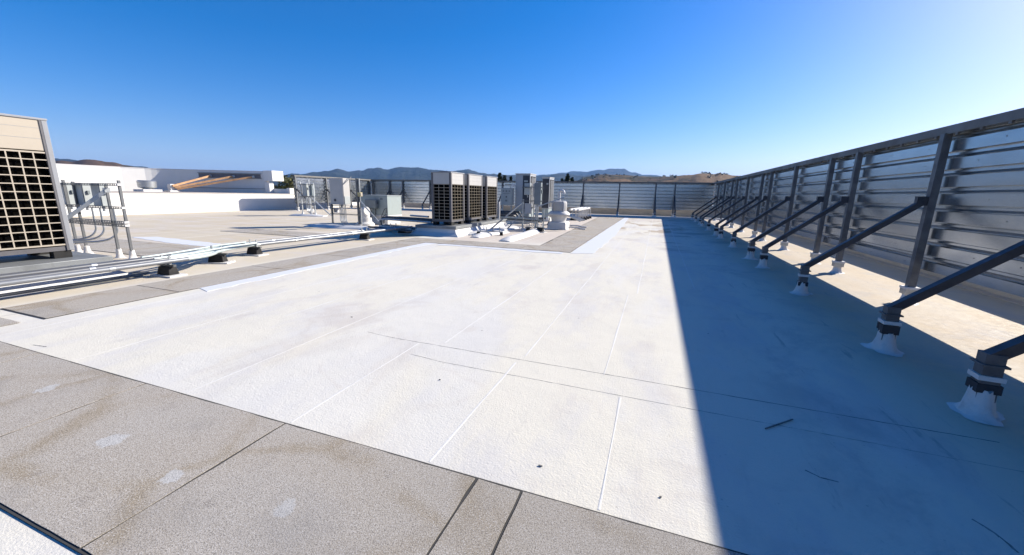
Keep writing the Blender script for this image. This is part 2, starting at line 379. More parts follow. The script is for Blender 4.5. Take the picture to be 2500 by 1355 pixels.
# dark bedding showing in the pad joints and along the ragged edges
bed = MB()
for x0, x1, y0, y1 in ((-6.9, 2.05, .566, 1.434), (-6.454, -5.576, 1.872, 8.75), (-6.454, -1.756, 8.752, 9.604), (-14.2, -9.05, 4.49, 5.76), (-12.6, -8.9, 8.24, 9.21)):
    bed.box(x0, x1, y0, y1, .0006, .0052)
bed.prism([(-2.73, 9.606), (-1.764, 9.606), (-1.764, 25), (-3.26, 25)], .0006, .0052)
bed.build('pad_bedding', 'pad_edge', walk)

# low step in the roof in front of the far screen, parapets
tag(MB().prism([(-21, 24.2), (RX1-.2, 26.1), (RX1-.2, 26.35), (-21, 24.45)], .001, .075).build('roof_step', 'curb_white'), kind='structure')
def parapet(name, loc, rz, L, h, label):
    t = thing(name, loc, rz, label, 'parapet')
    MB().box(0, L, 0, .22, 0.001, h).build('wall', 'parapet_tan', t)
    MB().prism([(0, -.16), (L, -.16), (L, 0), (0, 0)], .001, .012).build('base_strip', 'parapet_tan', t)
    MB().box(-.02, L+.02, -.03, .26, h+.001, h+.05).build('coping', 'cap_metal', t, bevel=.006); return t
parapet('parapet', (4.7, 29.1, 0), R(-90), 43, .58, 'low tan parapet running behind the long right-hand metal screen')
parapet('parapet', (-23.1, 28.6, 0), 0, 27.7, .42, 'low tan parapet behind the far metal screen')

# ================================================================== METAL SCREENS
ZB, ZT = .45, 2.11
def panel_mesh(L, key):
    prof = []; n = 8; pitch = (ZT-ZB)/n
    prof.append((0., ZB))
    for i in range(n):
        z = ZB+i*pitch; prof += [(0., z+.106), (-.06, z+.108), (-.06, z+.120), (-.010, z+.122), (-.038, z+.146), (-.038, z+.170), (-.06, z+.172), (-.06, z+.184), (0., z+.188)]
    prof[-1] = (0., ZT-.014)
    prof = [(y, z) for y, z in prof]+[(0., ZT)]
    v = []; f = []
    for i, x in enumerate((0, L*.25, L*.5, L*.75, L)):
        for y, z in prof: v.append((x, y, z))
    m_ = len(prof)
    for i in range(4):
        for q in range(m_-1): f.append((i*m_+q, i*m_+q+1, (i+1)*m_+q+1, (i+1)*m_+q))
    o = MB().quads(v, [tuple(reversed(q)) for q in f]); off = len(o.v)      # back skin gives the sheet its thickness
    o.v += [(x, y-.004, z) for x, y, z in v]; o.f += [tuple(i+off for i in q) for q in f]
    for i in range(4): o.f += [(i*m_, (i+1)*m_, (i+1)*m_+off, i*m_+off), (i*m_+m_-1, i*m_+m_-1+off, (i+1)*m_+m_-1+off, (i+1)*m_+m_-1)]
    for e in (0, 4*m_): o.f += [(e+q, e+q+1, e+q+1+off, e+q+off) for q in range(m_-1)]
    return o.mesh('panel', 'galv')
pcache = {}
def flare(mb, x, y, w, h, n=14, seed=0):
    rr = random.Random(seed); prof = [(w*2.0, .001), (w*1.5, .007), (w*1.12, h*.25), (w*.93, h*.6), (w*.86, h)]
    b0 = len(mb.v)
    f1, f2, f3 = rr.uniform(0, 6), rr.uniform(0, 6), rr.uniform(0, 6)
    for i, (r_, z) in enumerate(prof):
        for k_ in range(n):
            t = 2*math.pi*k_/n; am = (1, .8, .35, .2, .1)[i]
            q = r_*(1+am*(.16*math.sin(2*t+f1)+.12*math.sin(3*t+f2)+.06*math.sin(7*t+f3))+rr.uniform(-.03, .03))
            mb.v.append((x+q*math.cos(t), y+q*math.sin(t), z*(1 if i == 0 else rr.uniform(.9, 1.1))))
    for i in range(len(prof)-1):
        for k_ in range(n): a_ = b0+i*n; b = a_+n; mb.f.append((a_+k_, a_+(k_+1) % n, b+(k_+1) % n, b+k_))
    mb.f.append(tuple(b0+(len(prof)-1)*n+k_ for k_ in range(n))); return mb
boot_me = [flare(MB(), 0, 0, .066, .15, 24, s_).mesh('boot', 'boot', True) for s_ in range(6)]
stub_me = MB().box(-.045, .045, -.045, .045, .10, .40).mesh('stub', 'post_steel')
plate_me = MB().box(-.062, .062, -.062, .062, .325, .337).mesh('plate', 'post_steel')
band_me = MB().box(-.056, .056, -.056, .056, .175, .245).mesh('band', 'boot_band')
bandp_me = [MB().box(-.058, .02, -.058, .058, .16+.02*q_, .235).box(.03, .058, -.03, .058, .18, .245).mesh('band', 'boot_band') for q_ in (0, 1)]
bandw_me = MB().box(-.06, .06, -.06, .06, .246, .275).mesh('band', 'boot')
collar_me = MB().box(-.068, .068, -.068, .068, .115, .20).mesh('collar', 'zinc')
colw_me = MB().box(-.075, .075, -.075, .075, .185, .215).mesh('collar_rim', 'boot')
post_me = MB().box(-.039, .039, -.039, .039, .03, 2.09).mesh('post', 'post_steel')
shade_gap_me = MB().box(-.02, .02, -.012, .012, 0, .07).mesh('shade_gap', 'cap_metal')  # added dark blocks standing in for shaded rib gaps under the coping
def brace_mesh(mirror=False):
    return MB().beam((0, 1.26, .37), (0, .135, 1.30), .066, .066).beam((0, .10, 1.30), (0, .22, 1.30), .06, .11).mesh('brace', 'brace_steel')
brace_me = brace_mesh()
screw_me = MB().lathe([(.008, 0), (.008, .004), (.004, .006)], n=6).mesh('screw', 'strut_metal')
def screen(name, loc, rz, L, posts, label, near=None, skip_brace=()):
    t = thing(name, loc, rz, label, 'metal screen', 'corrugated metal screens round the roof')
    cuts = sorted(set([0.]+[p+.16 for p in posts if .3 < p+.16 < L-.2]+[L]))
    for i, (a_, b) in enumerate(zip(cuts, cuts[1:])):
        q = round(b-a_, 2)
        if q not in pcache: pcache[q] = panel_mesh(q+.03, q)
        inst('panel', pcache[q], t, (a_, .0035*(i % 2), 0))
    # dark coping with a drip lip, in lengths
    nseg = max(1, round(L/6.1))
    for i in range(nseg):
        a_, b = L*i/nseg, L*(i+1)/nseg
        MB().box(a_+.003, b-.003, -.10, .085, ZT+.003, ZT+.065).box(a_+.003, b-.003, .085, .092, ZT-.03, ZT+.066).build('coping', 'cap_metal', t)
    for i, p in enumerate(posts):
        po = inst('post', post_me, t, (p, .075, 0))
        inst('boot', boot_me[i % 6], po, rot=(0, 0, i*1.3)); inst('collar', collar_me, po); inst('collar_rim', colw_me, po)
        if p in skip_brace: continue
        inst('brace', brace_me, t, (p, 0, 0))
        sb = inst('brace_foot', stub_me, t, (p, 1.24, 0), (rnd.uniform(-.02, .02), rnd.uniform(-.02, .02), rnd.uniform(-.12, .12)))
        inst('boot', boot_me[(i*5+1) % 6], sb, rot=(0, 0, i*.9), scale=(1.05, 1.05, 1.1)); inst('band', band_me, sb, (0, 0, rnd.uniform(-.02, .02)), scale=(1, 1, rnd.uniform(.7, 1.05))) if i % 3 != 1 else inst('band', bandp_me[i % 2], sb); inst('band', bandw_me, sb, (0, 0, rnd.uniform(-.015, .01)), scale=(rnd.uniform(.95, 1.05), 1, 1)); inst('plate', plate_me, sb)
    x = .2
    while x < L: inst('shade_gap', shade_gap_me, t, (x, .075, ZT-.055)); x += .37
    if near:
        mb = MB()
        for i in range(8):
            for q in range(int((near[1]-near[0])/.3)):
                if (i*5+q*3) % 7 < 4 or i % 3 == 2: continue
                x = near[0]+q*.3+rnd.uniform(-.02, .02); z = ZB+i*(ZT-ZB)/8+.05+rnd.uniform(-.008, .008)
                mb.lathe([(.0055, 0), (.0055, .003), (.002, .005)], (0, 0, 0), 6)
                nv = 18; mb.v[-nv:] = [(x+vx, vz+.0045, z+vy) for vx, vy, vz in mb.v[-nv:]]
        tag(mb.build('screws', 'strut_metal', t), kind='stuff')
    return t
YP = [-2.4, -1.3, .9, 3.1, 4.2, 6.38, 8.55, 9.65, 11.8, 14.03, 15.12, 17.3, 19.5, 20.62, 22.8, 25.0]
Y0 = -4.
screen('metal_screen', (3.25, Y0, 0), R(90), 27.45-Y0, [y-Y0 for y in YP], 'long galvanised corrugated screen with diagonal braces along the right side', near=(5-Y0+.0, 12.-Y0))
LX, LY = -21.2, 25.75
fa = math.atan2(27.45-LY, 3.25-LX); fl = math.hypot(27.45-LY, 3.25-LX)
fp = [2.25, 3.4, 5.65, 8., 10.3, 11.4, 13.7, 15.9, 17.1, 19.4, 21.7, 22.85]
screen('metal_screen', (3.25, 27.45, 0), fa+math.pi, fl, fp, 'corrugated metal screen across the far end of the roof')
screen('metal_screen', (LX, LY, 0), R(-90), 7.1, [.3, 2.4, 4.6, 7.04], 'short sunlit corrugated screen at the far left beside the white wall', skip_brace=(.3,))

# ================================================================== RAISED BUILDING LEFT
WX = -23.2
rb = thing('raised_building', (WX, 0, 0), 0, 'white raised building block with upper roof on the left', 'building')
def L2(p): return [(x-WX, y) for x, y in p]
MB().box(-26, 0, -14, 27.5, -7, .97).build('wall', 'wall_white', rb)
MB().box(-26, -.05, -13.9, 27.4, .972, 1.0).build('roof_deck', 'parapet_tan', rb)
MB().box(.002, .012, -13.9, 27.4, .94, .972).build('edge_flashing', 'white_paint', rb)
line = [(-33.6, -13), (-33.5, 1.), (-33.35, 8), (-33.1, 13.1), (-32.75, 15.8)]+[tuple(q[:2]) for q in arc((-32.4, 16.9, 0), (-32, 17.8, 0), (-31.2, 18.25, 0), 6)]+[(-29, 19.45), (-26.3, 20.9)]
outer = []
for i, p in enumerate(line):
    a_, b = Vector(line[max(0, i-1)]), Vector(line[min(len(line)-1, i+1)]); d = (b-a_).normalized(); outer.append((p[0]-d.y*.35, p[1]+d.x*.35))
MB().prism(L2(line+outer[::-1])[::-1], 1.0, 2.47).build('parapet', 'wall_white', rb)
cop = [(p[0]*1.03-o[0]*.03, p[1]*1.03-o[1]*.03) for p, o in zip(line, outer)]; cop2 = [(o[0]*1.03-p[0]*.03, o[1]*1.03-p[1]*.03) for p, o in zip(line, outer)]
MB().prism(L2(cop+cop2[::-1])[::-1], 2.472, 2.53).build('coping', 'white_paint', rb)
d = Vector((2.7, 1.45)).normalized(); nrm = Vector((d.y, -d.x))
def wpt(s, off, z): q = Vector((-31.2, 18.25))+d*s+nrm*off; return (q.x-WX, q.y, z)
# long dark slot that the struts enter, framed
mb = MB(); v = [wpt(1.2, .004, 2.02), wpt(5.2, .004, 2.02), wpt(5.2, .004, 2.3), wpt(1.2, .004, 2.3)]; mb.quads(v, [(0, 1, 2, 3)])
slot = mb.build('slot', 'slot_dark', rb)
mb = MB()
mb.beam(wpt(1.15, .02, 2.0), wpt(5.25, .02, 2.0), .05, .04).beam(wpt(1.15, .02, 2.33), wpt(5.25, .02, 2.33), .05, .04)
mb.build('frame', 'pillar_grey', slot)
mb = MB(); mb.beam(wpt(-.2, .01, 1.3), wpt(5.4, .01, 1.3), .02, .03); mb.build('wall_trim', 'slot_dark', rb)
MB().box(-26.35-WX, -25.5-WX, 20.7, 21.6, 1.86, 2.56).build('end_block', 'wall_white', rb, bevel=.01)
MB().box(-26.2-WX, -25.75-WX, 20.6, 20.95, 1.0, 1.75).build('end_post', 'wall_white', rb, bevel=.01)
MB().box(-25.74-WX, -24.4-WX, 20.9, 21.1, 1.0, 1.32).build('low_wall', 'wall_white', rb)
MB().box(-24.39-WX, -24.1-WX, 20.8, 21.15, 1.0, 1.38).build('low_post', 'wall_white', rb, bevel=.01)
# three orange struts from one white stub to the slot
stub = thing('roof_stub', (-29.6, 16.75, 1.0), 0, 'white stub on the upper roof where the three orange struts meet', 'base')
MB().box(-.16, .16, -.16, .16, .0, .5).build('body', 'white_paint', stub, bevel=.02); MB().box(-.3, .3, -.3, .3, 0, .1).build('foot', 'white_paint', stub, bevel=.02)
for i, (s_, lab) in enumerate(((2.0, 'shortest, left-most orange strut leaning into the white parapet'), (3.5, 'middle orange strut leaning into the white parapet'), (4.8, 'longest, right-most orange strut leaning into the white parapet'))):
    t = thing('strut', (-29.6, 16.75, 1.3), 0, lab, 'strut', 'orange struts on the upper roof')
    q = Vector(wpt(s_, .03, 2.14))+Vector((WX, 0, 0))-Vector((-29.6, 16.75, 1.3))
    st_ = Vector((.2+.03*i, -.06+.1*i, .08-.1*i))
    MB().beam(st_, q, .12, .12).build('beam', 'timber', t); MB().beam(q*.965+st_*.035, q, .14, .14).build('end_plate', 'zinc', t)
fan0 = thing('roof_exhaust', (-29.9, 15.6, 1.0), 0, 'round galvanised exhaust fan on the upper left roof', 'exhaust fan')
MB().box(-.5, .5, -.5, .5, 0, .14).build('curb', 'white_paint', fan0, bevel=.01)
MB().lathe([(.25, .14), (.25, .2), (.45, .26), (.47, .62), (.40, .68)], n=24).build('housing', 'zinc', fan0, True)

# ================================================================== VRF CONDENSERS
def lattice(x0, x1, z0, z1, nx, nz, bw, place):
    mb = MB()
    for i in range(nx+1):
        c = x0+(x1-x0)*i/nx; place(mb, c-bw/2, c+bw/2, z0, z1, 0)
    for i in range(nz+1):
        c = z0+(z1-z0)*i/nz; place(mb, x0, x1, c-bw/2, c+bw/2, .003)
    return mb
def vrf(loc, D, Wd, H, label, nX, nY, gt, panel='unit_white', pill='pillar_dark', single=False, pillx='pillar_grey', bw=.009):
    """front faces +X; D depth in X (towards -X), Wd width in Y"""
    t = thing('condenser_unit', loc, 0, label, 'condenser', 'outdoor condenser units')
    b0 = .10
    for x in (-D+.08, -.08):
        for y in (.12, Wd-.12):
            MB().box(x-.06, x+.06, y-.09, y+.09, 0, b0-.002).build('foot', 'rubber', t)
    MB().box(-D+.012, -.012, .012, Wd-.012, b0, b0+.06).build('base_rail', 'pillar_dark', t)
    MB().box(-D+.06, -.06, .06, Wd-.06, b0+.061, gt).build('coil', 'coil', t)
    MB().box(-D+.008, -.008, .008, Wd-.008, gt+.001, H-.03).build('upper_panel', panel, t, bevel=.004)
    for zz in (gt+(H-gt)*.36, gt+(H-gt)*.68):
        MB().box(-.009, -.0065, .06, Wd-.06, zz, zz+.004).build('panel_seam', 'pillar_grey', t)
    pw = .055 if single else .07
    for x in (-D, -pw):
        for y in (0, Wd-pw):
            o = MB().box(x, x+pw, y, y+pw, b0, H-.03).build('corner_post', pillx if (x > -.1 and single) else pill, t, bevel=.006)
    MB().box(-D-.006, .006, -.006, Wd+.006, H-.029, H).build('top_cap', pillx, t, bevel=.006)
    MB().lathe([(min(D, Wd)*.40, H+.001), (min(D, Wd)*.41, H+.02), (min(D, Wd)*.36, H+.03)], (-D/2, Wd/2, 0), 24).build('fan_ring', 'pillar_dark', t, True)
    z0, z1 = b0+.075, gt-.012
    if single:
        MB().box(-.02, .0015, Wd-pw-.022, Wd-pw-.001, b0, H-.03).build('recess_shade_strip', 'pillar_dark', t)  # dark colour stands in for the shaded recess beside the post
        fr = MB().box(-.03, -.004, pw, pw+.02, z0, z1).box(-.03, -.004, Wd-pw-.02, Wd-pw, z0, z1).box(-.03, -.004, pw+.02, Wd-pw-.02, z0, z0+.02).box(-.03, -.004, pw+.02, Wd-pw-.02, z1-.02, z1).build('grille', panel, t)
        vm = MB().box(-.014, -.004, -.0065, .0065, z0+.02, z1-.02).mesh('grille_bar', panel); ya, yb = pw+.02, Wd-pw-.02
        hm = MB().box(-.0145, -.0025, ya, yb, -.006, .006).mesh('grille_bar', panel)
        for i in range(1, nX): inst('grille_bar', vm, fr, (0, ya+(yb-ya)*i/nX, 0))
        for i in range(1, nY): inst('grille_bar', hm, fr, (0, 0, z0+(z1-z0)*i/nY))
    else:
        lattice(pw, Wd-pw, z0, z1, nX, nY, bw, lambda mb, a_, b, c, e, o: mb.box(-.020, -.012+o, a_, b, c, e)).build('grille', 'grille_sun_side', t)  # sun-facing grille coloured darker than the cream side to offset sunlight
    lattice(-D+pw, -pw, z0, z1, max(3, round(nX*D/Wd)), nY, bw, lambda mb, a_, b, c, e, o: mb.box(a_, b, .012-o, .020, c, e)).build('grille', 'unit_cream', t)
    return t
CX = -5.85
vrf((CX, 10.66, .302), .69, .88, 1.60, 'first and nearest of the three condensers in the middle bank', 4, 11, 1.24)
vrf((CX, 11.84, .302), .69, 1.11, 1.60, 'second, middle condenser of the three in the centre bank', 5, 11, 1.24)
vrf((CX, 13.32, .302), .69, 1.03, 1.60, 'third, rear condenser of the three in the centre bank', 5, 11, 1.24)
vrf((-7.75, 1.83, .302), .77, 1.22, 1.86, 'tall cream condenser with square grille cut by the left edge', 9, 12, 1.44, 'unit_cream', 'pillar_dark', True, 'pillar_grey', .014)
# raised platforms
def platform(name, x0, x1, y0, y1, label):
    t = thing(name, ((x0+x1)/2, (y0+y1)/2, 0), 0, label, 'platform'); a_, b = (x1-x0)/2, (y1-y0)/2
    v = []; e = .14
    for z, ex in ((.001, e), (.03, e*.8), (.10, .0), (.215, -.04)):
        v += [(-a_-ex, -b-ex, z), (a_+ex, -b-ex, z), (a_+ex, b+ex, z), (-a_-ex, b+ex, z)]
    f = [(i*4+q, i*4+(q+1) % 4, i*4+4+(q+1) % 4, i*4+4+q) for i in range(3) for q in range(4)]+[(12, 13, 14, 15)]
    MB().quads(v, f).build('curb', 'curb_white', t)
    MB().box(-a_, a_, -b, b, .217, .30).build('cap', 'platform_cap', t, bevel=.006); return t
platform('equipment_platform', -7.0, -5.58, 10.42, 14.75, 'low white platform with metal cap under the three middle condensers')
platform('equipment_platform', -9.3, -7.42, -.5, 3.3, 'metal-capped white platform under the cream condenser at left')

# ================================================================== DISCONNECT BOXES AND RACKS
def dbox(loc, wd, dp, h, label, mat='grey_box', hm='grey_dark', handle=True, group='grey disconnect boxes', rz=0):
    t = thing('disconnect_box', loc, rz, label, 'electrical box', group)
    MB().box(-wd/2, wd/2, 0, dp, 0, h).build('housing', mat, t, bevel=.006)
    MB().box(-wd/2+.012, wd/2-.012, -.012, -.001, .012, h-.012).build('cover', mat, t, bevel=.004)
    if handle:
        MB().box(wd/2+.001, wd/2+.03, dp*.35, dp*.65, h*.52, h*.68).build('handle', hm, t, bevel=.004)
    MB().tube([(0, dp/2, -.001), (0, dp/2, -.09)], .022, 8).build('conduit_hub', 'zinc', t, True)
    return t
def perf_rail(parent, x0, x1, y, z, h=.041, step=.05, mat='strut_metal'):
    """slotted strut channel: a face with real slots"""
    mb = MB(); d_ = .04
    mb.box(x0, x1, y, y+d_, z+h/2-.009, z+h/2).box(x0, x1, y, y+d_, z-h/2, z-h/2+.009)
    n = int((x1-x0)/step)
    for i in range(n): a_ = x0+i*step; mb.box(a_, a_+step*.45, y, y+.004, z-h/2+.009, z+h/2-.009)
    return mb.build('rail', mat, parent)
def boot_cone(parent, x, y, r_=.05, h=.17, seed=1):
    mb = MB(); n = 12; rr = random.Random(seed)
    flare(mb, x, y, r_, h, n, seed); return mb.build('boot', 'boot', parent, True)
def post_(parent, x, y, z1, s_=.036, mat='post_steel', z0=.02): return MB().box(x-s_/2, x+s_/2, y-s_/2, y+s_/2, z0, z1).build('post', mat, parent)
# left rack
t = thing('strut_rack', (-9.7, 4.2, 0), 0, 'slotted strut rack carrying three disconnect boxes beside the left condenser', 'rack')
for i, (x, z1) in enumerate(((.82, 1.40), (.42, 1.33), (-.61, 1.37), (-.93, 1.40), (-1.35, 1.36))): post_(t, x, .025, z1); boot_cone(t, x, .025, .045, .16, i)
for z, hh in ((1.325, .045), (.925, .045), (.67, .045), (.615, .045)): perf_rail(t, -1.45, .86, -.04 if z > .9 else -.045, z, hh)
for z in (1.325, .925, .67, .615): MB().box(.84, .88, -.03, .04, z-.02, z+.02).build('clamp', 'white_paint', t, bevel=.004)
MB().beam((.60, -.06, 1.23), (.30, -1.0, .36), .06, .055).beam((.60, -.02, 1.23), (.60, -.1, 1.23), .06, .08).build('brace', 'zinc', t)
for i, (x, r_) in enumerate(((-.38, .016), (-.12, .016), (.3, .018))):
    pts = [(x, .12, .9), (x, .12, .55)]+arc((x, .12, .5), (x, .08, .30), (x-.25, -.15, .29), 8)+[(x-.6, -.6, .29), (x-.7, -1.1, .29)]
    MB().tube(pts, r_, 8).build('conduit', 'zinc', t, True)
for x, lab in ((-1.05, 'left-most of three disconnect boxes on the left rack'), (-.52, 'middle one of three disconnect boxes on the left rack'), (.02, 'right-most of three disconnect boxes on the left rack, behind the brace')):
    dbox((-9.7+x, 4.25, .93), .26, .13, .41, lab, 'grey_box')
# cabinet rack beside the grey-green air handler
t = thing('strut_rack', (-10.5, 11.3, 0), 0, 'strut rack holding the tall white control cabinet, with a tall dark post', 'rack')
post_(t, -.62, .0, .80, .05, 'strut_metal'); post_(t, .58, .0, 1.72, .06, 'strut_metal'); post_(t, .645, .04, 1.72, .03, 'zinc')
for x in (-.62, .6): boot_cone(t, x, 0, .06, .12, 4)
perf_rail(t, -.66, .62, -.06, .76, .045); perf_rail(t, -.66, .62, -.06, .46, .045)
MB().beam((.62, .05, .95), (1.32, .35, .05), .04, .04).build('brace', 'zinc', t); boot_cone(t, 1.34, .36, .05, .16, 5)
for i in range(5):
    x = -.30+i*.065; pts = [(x, .05, .80), (x, .05, .42)]+arc((x, .05, .38), (x, .0, .10), (x+.3, -.02, .09), 8)+[(x+.75+.05*i, -.04-.02*i, .07)]
    MB().tube(pts, .016, 8).build('conduit', 'zinc', t, True)
t = thing('control_cabinet', (-10.9, 11.36, .79), 0, 'tall white control cabinet mounted on the strut rack', 'cabinet')
MB().box(-.31, .31, 0, .32, 0, .93).build('housing', 'unit_white', t, bevel=.008)
MB().box(-.295, .295, -.018, -.001, .015, .915).build('door', 'unit_white', t, bevel=.004)
MB().lathe([(.05, 0), (.05, .012), (.03, .014)], n=14).build('knockout', 'marking', t).matrix_local = Matrix.Translation((-.08, -.019, .16)) @ Matrix.Rotation(R(90), 4, 'X')
MB().box(.311, .325, .02, .30, .02, .3).build('side_cover', 'grey_box', t, bevel=.003)
MB().beam((.34, .0, .72), (.40, .33, 1.0), .03, .02).build('hood_stay', 'pillar_grey', t)
t = thing('junction_box', (-9.87, 11.24, 1.10), 0, 'small yellowish junction box clamped to the tall dark post', 'electrical box')
MB().box(.05, .17, -.06, .06, 0, .14).build('housing', 'yellow_tag', t, bevel=.008); MB().box(.171, .18, -.045, .045, .015, .125).build('cover', 'unit_cream', t, bevel=.003)
t = thing('outlet_box', (-11.02, 11.36, .5), 0, 'small white outlet box below the control cabinet', 'electrical box')
MB().box(-.09, .09, 0, .09, 0, .16).build('housing', 'white_paint', t, bevel=.006); MB().box(-.06, .06, -.008, -.001, .03, .13).build('cover', 'unit_cream', t)
# white gooseneck duct behind the cabinet
t = thing('duct_hood', (-10.35, 12.1, 0), 0, 'bulging white duct elbow behind the control cabinet', 'duct')
MB().lathe([(.34, 0), (.34, .08), (.25, .16), (.24, .3)], n=20).build('base', 'boot', t, True)
MB().tube([(0, 0, .22), (0, 0, .36)]+arc((0, 0, .4), (0, 0, .56), (.14, -.02, .56), 6), [.18, .18, .19, .19, .19, .19, .18, .17, .15], 18).build('elbow', 'boot', t, True)
# grey-green air handler
t = thing('air_handler', (-10.47, 12.8, 0), 0, 'grey-green rooftop air handler on a white curb', 'air handler')
MB().box(-.5, .6, .02, .85, .001, .36).build('curb', 'curb_white', t, bevel=.02)
MB().box(-.56, .66, -.03, .9, .3, .37).build('flashing', 'boot', t, bevel=.02)
MB().box(-.63, .64, 0, .9, .372, 1.12).build('housing', 'grey_green', t, bevel=.008)
MB().box(-.60, .10, -.012, -.001, .40, 1.09).build('access_panel', 'grey_green', t, bevel=.003); MB().box(.115, .625, -.012, -.001, .40, 1.09).build('access_panel', 'grey_green', t, bevel=.003)
MB().box(-.65, .66, -.02, .92, 1.121, 1.14).build('lid', 'grey_box', t, bevel=.004)
MB().box(.32, .44, -.016, -.013, .96, 1.04).build('label_plate', 'grey_dark', t)
MB().tube([(.60, -.03, .42), (.55, -.1, .36), (.42, -.14, .3), (.56, -.08, .62), (.62, -.04, .66), (.60, -.04, .46)], .012, 6).build('cable', 'line_dark', t, True)
t = dbox((-10.47, 12.60, .63), .52, .16, .34, 'dark grey disconnect box on the front of the air handler', 'grey_dark', 'marking')
for x in (-.15, -.05, .15): MB().tube([(x, .08, -.01), (x, .08, -.2), (x-.06, .1, -.42)], .016, 6).build('conduit', 'strut_metal', t, True)
# far small rack by the short screen
t = thing('strut_rack', (-16.9, 15.5, 0), 0, 'thin strut rack standing in front of the short left screen', 'rack')
for i, (x, z1) in enumerate(((-.3, 1.68), (.28, 1.80), (.55, 1.62))): post_(t, x, 0, z1, .045, 'zinc'); boot_cone(t, x, 0, .06, .14, i)
MB().beam((.3, .0, .95), (1.35, .2, .03), .045, .045).build('brace', 'zinc', t)
perf_rail(t, -.34, .6, -.05, 1.55); perf_rail(t, -.34, .6, -.05, .95); perf_rail(t, -.34, .6, -.05, .55)
for i in range(3):
    x = -.1+.1*i; MB().tube([(x, .1, .95), (x, .1, .4)]+arc((x, .1, .35), (x+.02, .08, .1), (x+.4, .02, .1), 6), .018, 6).build('conduit', 'zinc', t, True)
dbox((-17.0, 15.56, .98), .26, .16, .62, 'tall grey disconnect box on the thin far rack, left one', 'grey_box')
dbox((-16.62, 15.56, 1.0), .24, .16, .55, 'grey disconnect box on the thin far rack, right one', 'grey_green')
def mound(name, pts, w_, h_, label, seed=0, cat='conduit cover', group='white rounded conduit covers', tip=.25):
    """rounded white-coated ridge along a path"""
    rr = random.Random(seed); v = []; f = []; n = 9; P_ = [Vector(p) for p in pts]; L = []
    for a_, b in zip(P_, P_[1:]):
        m_ = max(2, int((b-a_).length/.18)); L += [a_.lerp(b, i/m_) for i in range(m_)]
    L.append(P_[-1]); o_ = L[0].copy(); tot = len(L)
    for i, p in enumerate(L):
        d_ = (L[min(i+1, tot-1)]-L[max(0, i-1)]).normalized(); nx = Vector((-d_.y, d_.x))
        e = min(1., math.sqrt(max(.02, (i+.15)/(tip/.18+.3)))) if i < 3 else (1. if i < tot-2 else .6)
        for q in range(n):
            t_ = math.pi*q/(n-1); c_ = math.cos(t_); s2 = math.sin(t_)
            xx = c_*w_/2*(1+.25*abs(c_)**3)*(.75+.25*e)*rr.uniform(.96, 1.04); z = .001+s2**1.2*h_*e*rr.uniform(.95, 1.05)
            pt = p+nx*xx; v.append((pt.x-o_.x, pt.y-o_.y, z))
        if i: b = len(v)-n; f += [(b-n+q, b-n+q+1, b+q+1, b+q) for q in range(n-1)]
    f.append(tuple(range(n))); f.append(tuple(reversed(range(len(v)-n, len(v)))))
    o = MB().quads(v, f).build(name, 'curb_white', None, True); o.location = (o_.x, o_.y, 0); return tag(o, label, cat, group)
mound('conduit_cover', [(-3.85, 9.98), (-3.85, 11.5), (-3.95, 13.9)], .34, .11, 'longest white half-round conduit cover with its rounded end by the grey walkway')
mound('conduit_cover', [(-4.98, 10.45), (-4.95, 11.4), (-4.75, 12.4)], .32, .10, 'short white half-round conduit cover beside the centre platform', 3)
mound('conduit_cover', [(-5.45, 11.0), (-5.3, 12.6), (-5.1, 14.6)], .5, .09, 'broad white mound along the sunny side of the centre platform', 5)
mound('conduit_cover', [(-11.9, 10.95), (-10.6, 10.9), (-9.3, 11.05), (-8.6, 11.3)], .5, .10, 'white mound under the control cabinet rack', 6)
mound('conduit_cover', [(-17.6, 15.2), (-16.6, 15.15), (-15.6, 15.4)], .5, .09, 'small white mound at the foot of the thin far rack', 8)

# ================================================================== PIPES
mt = thing('shadow_band_sheet', (-7.3, 1.9, 0), 0, 'long dark grey sheet added for the shadow band under the pipes beside the left platform', 'mat')  # dark sheet added to darken the shadow band of the pipes
MB().prism([(-.18, -1.9), (.30, -1.9), (.26, .6), (.22, 1.55), (.0, 1.75), (-.18, 1.7)], .004, .010).build('sheet', 'shadow_band_grey', mt)
MB().beam((.305, -1.9, .010), (.262, .6, .010), .02, .010).build('edge_strip', 'boot', mt)
def support(x, y, rz, label, wd=.34, blk=.13, ext=0.):
    t = thing('pipe_support', (x, y, 0), rz, label, 'pipe support', 'black pipe support blocks')
    MB().prism([(-wd/2-.07, -.12), (wd/2+.09, -.12), (wd/2+.09, .12), (-wd/2-.07, .12)], .001, .022).build('base_pad', 'boot', t)
    v = [(-wd/2, -.075, .024), (wd/2, -.075, .024), (wd/2, .075, .024), (-wd/2, .075, .024), (-wd/2+.02, -.05, blk), (wd/2-.02, -.05, blk), (wd/2-.02, .05, blk), (-wd/2+.02, .05, blk)]
    MB().quads(v, [(3, 2, 1, 0), (4, 5, 6, 7), (0, 1, 5, 4), (1, 2, 6, 5), (2, 3, 7, 6), (3, 0, 4, 7)]).build('block', 'rubber', t, bevel=.008)
    MB().box(-wd/2-.02-ext, wd/2+.04, -.02, .02, blk+.001, blk+.03).build('strut', 'strut_metal', t)
    for q in (-.3, -.1, .1, .3): MB().box(wd*q-.008, wd*q+.008, -.016, .016, blk+.031, blk+.075+.09*(abs(q) > .2)).build('clamp', 'zinc', t)
    return t
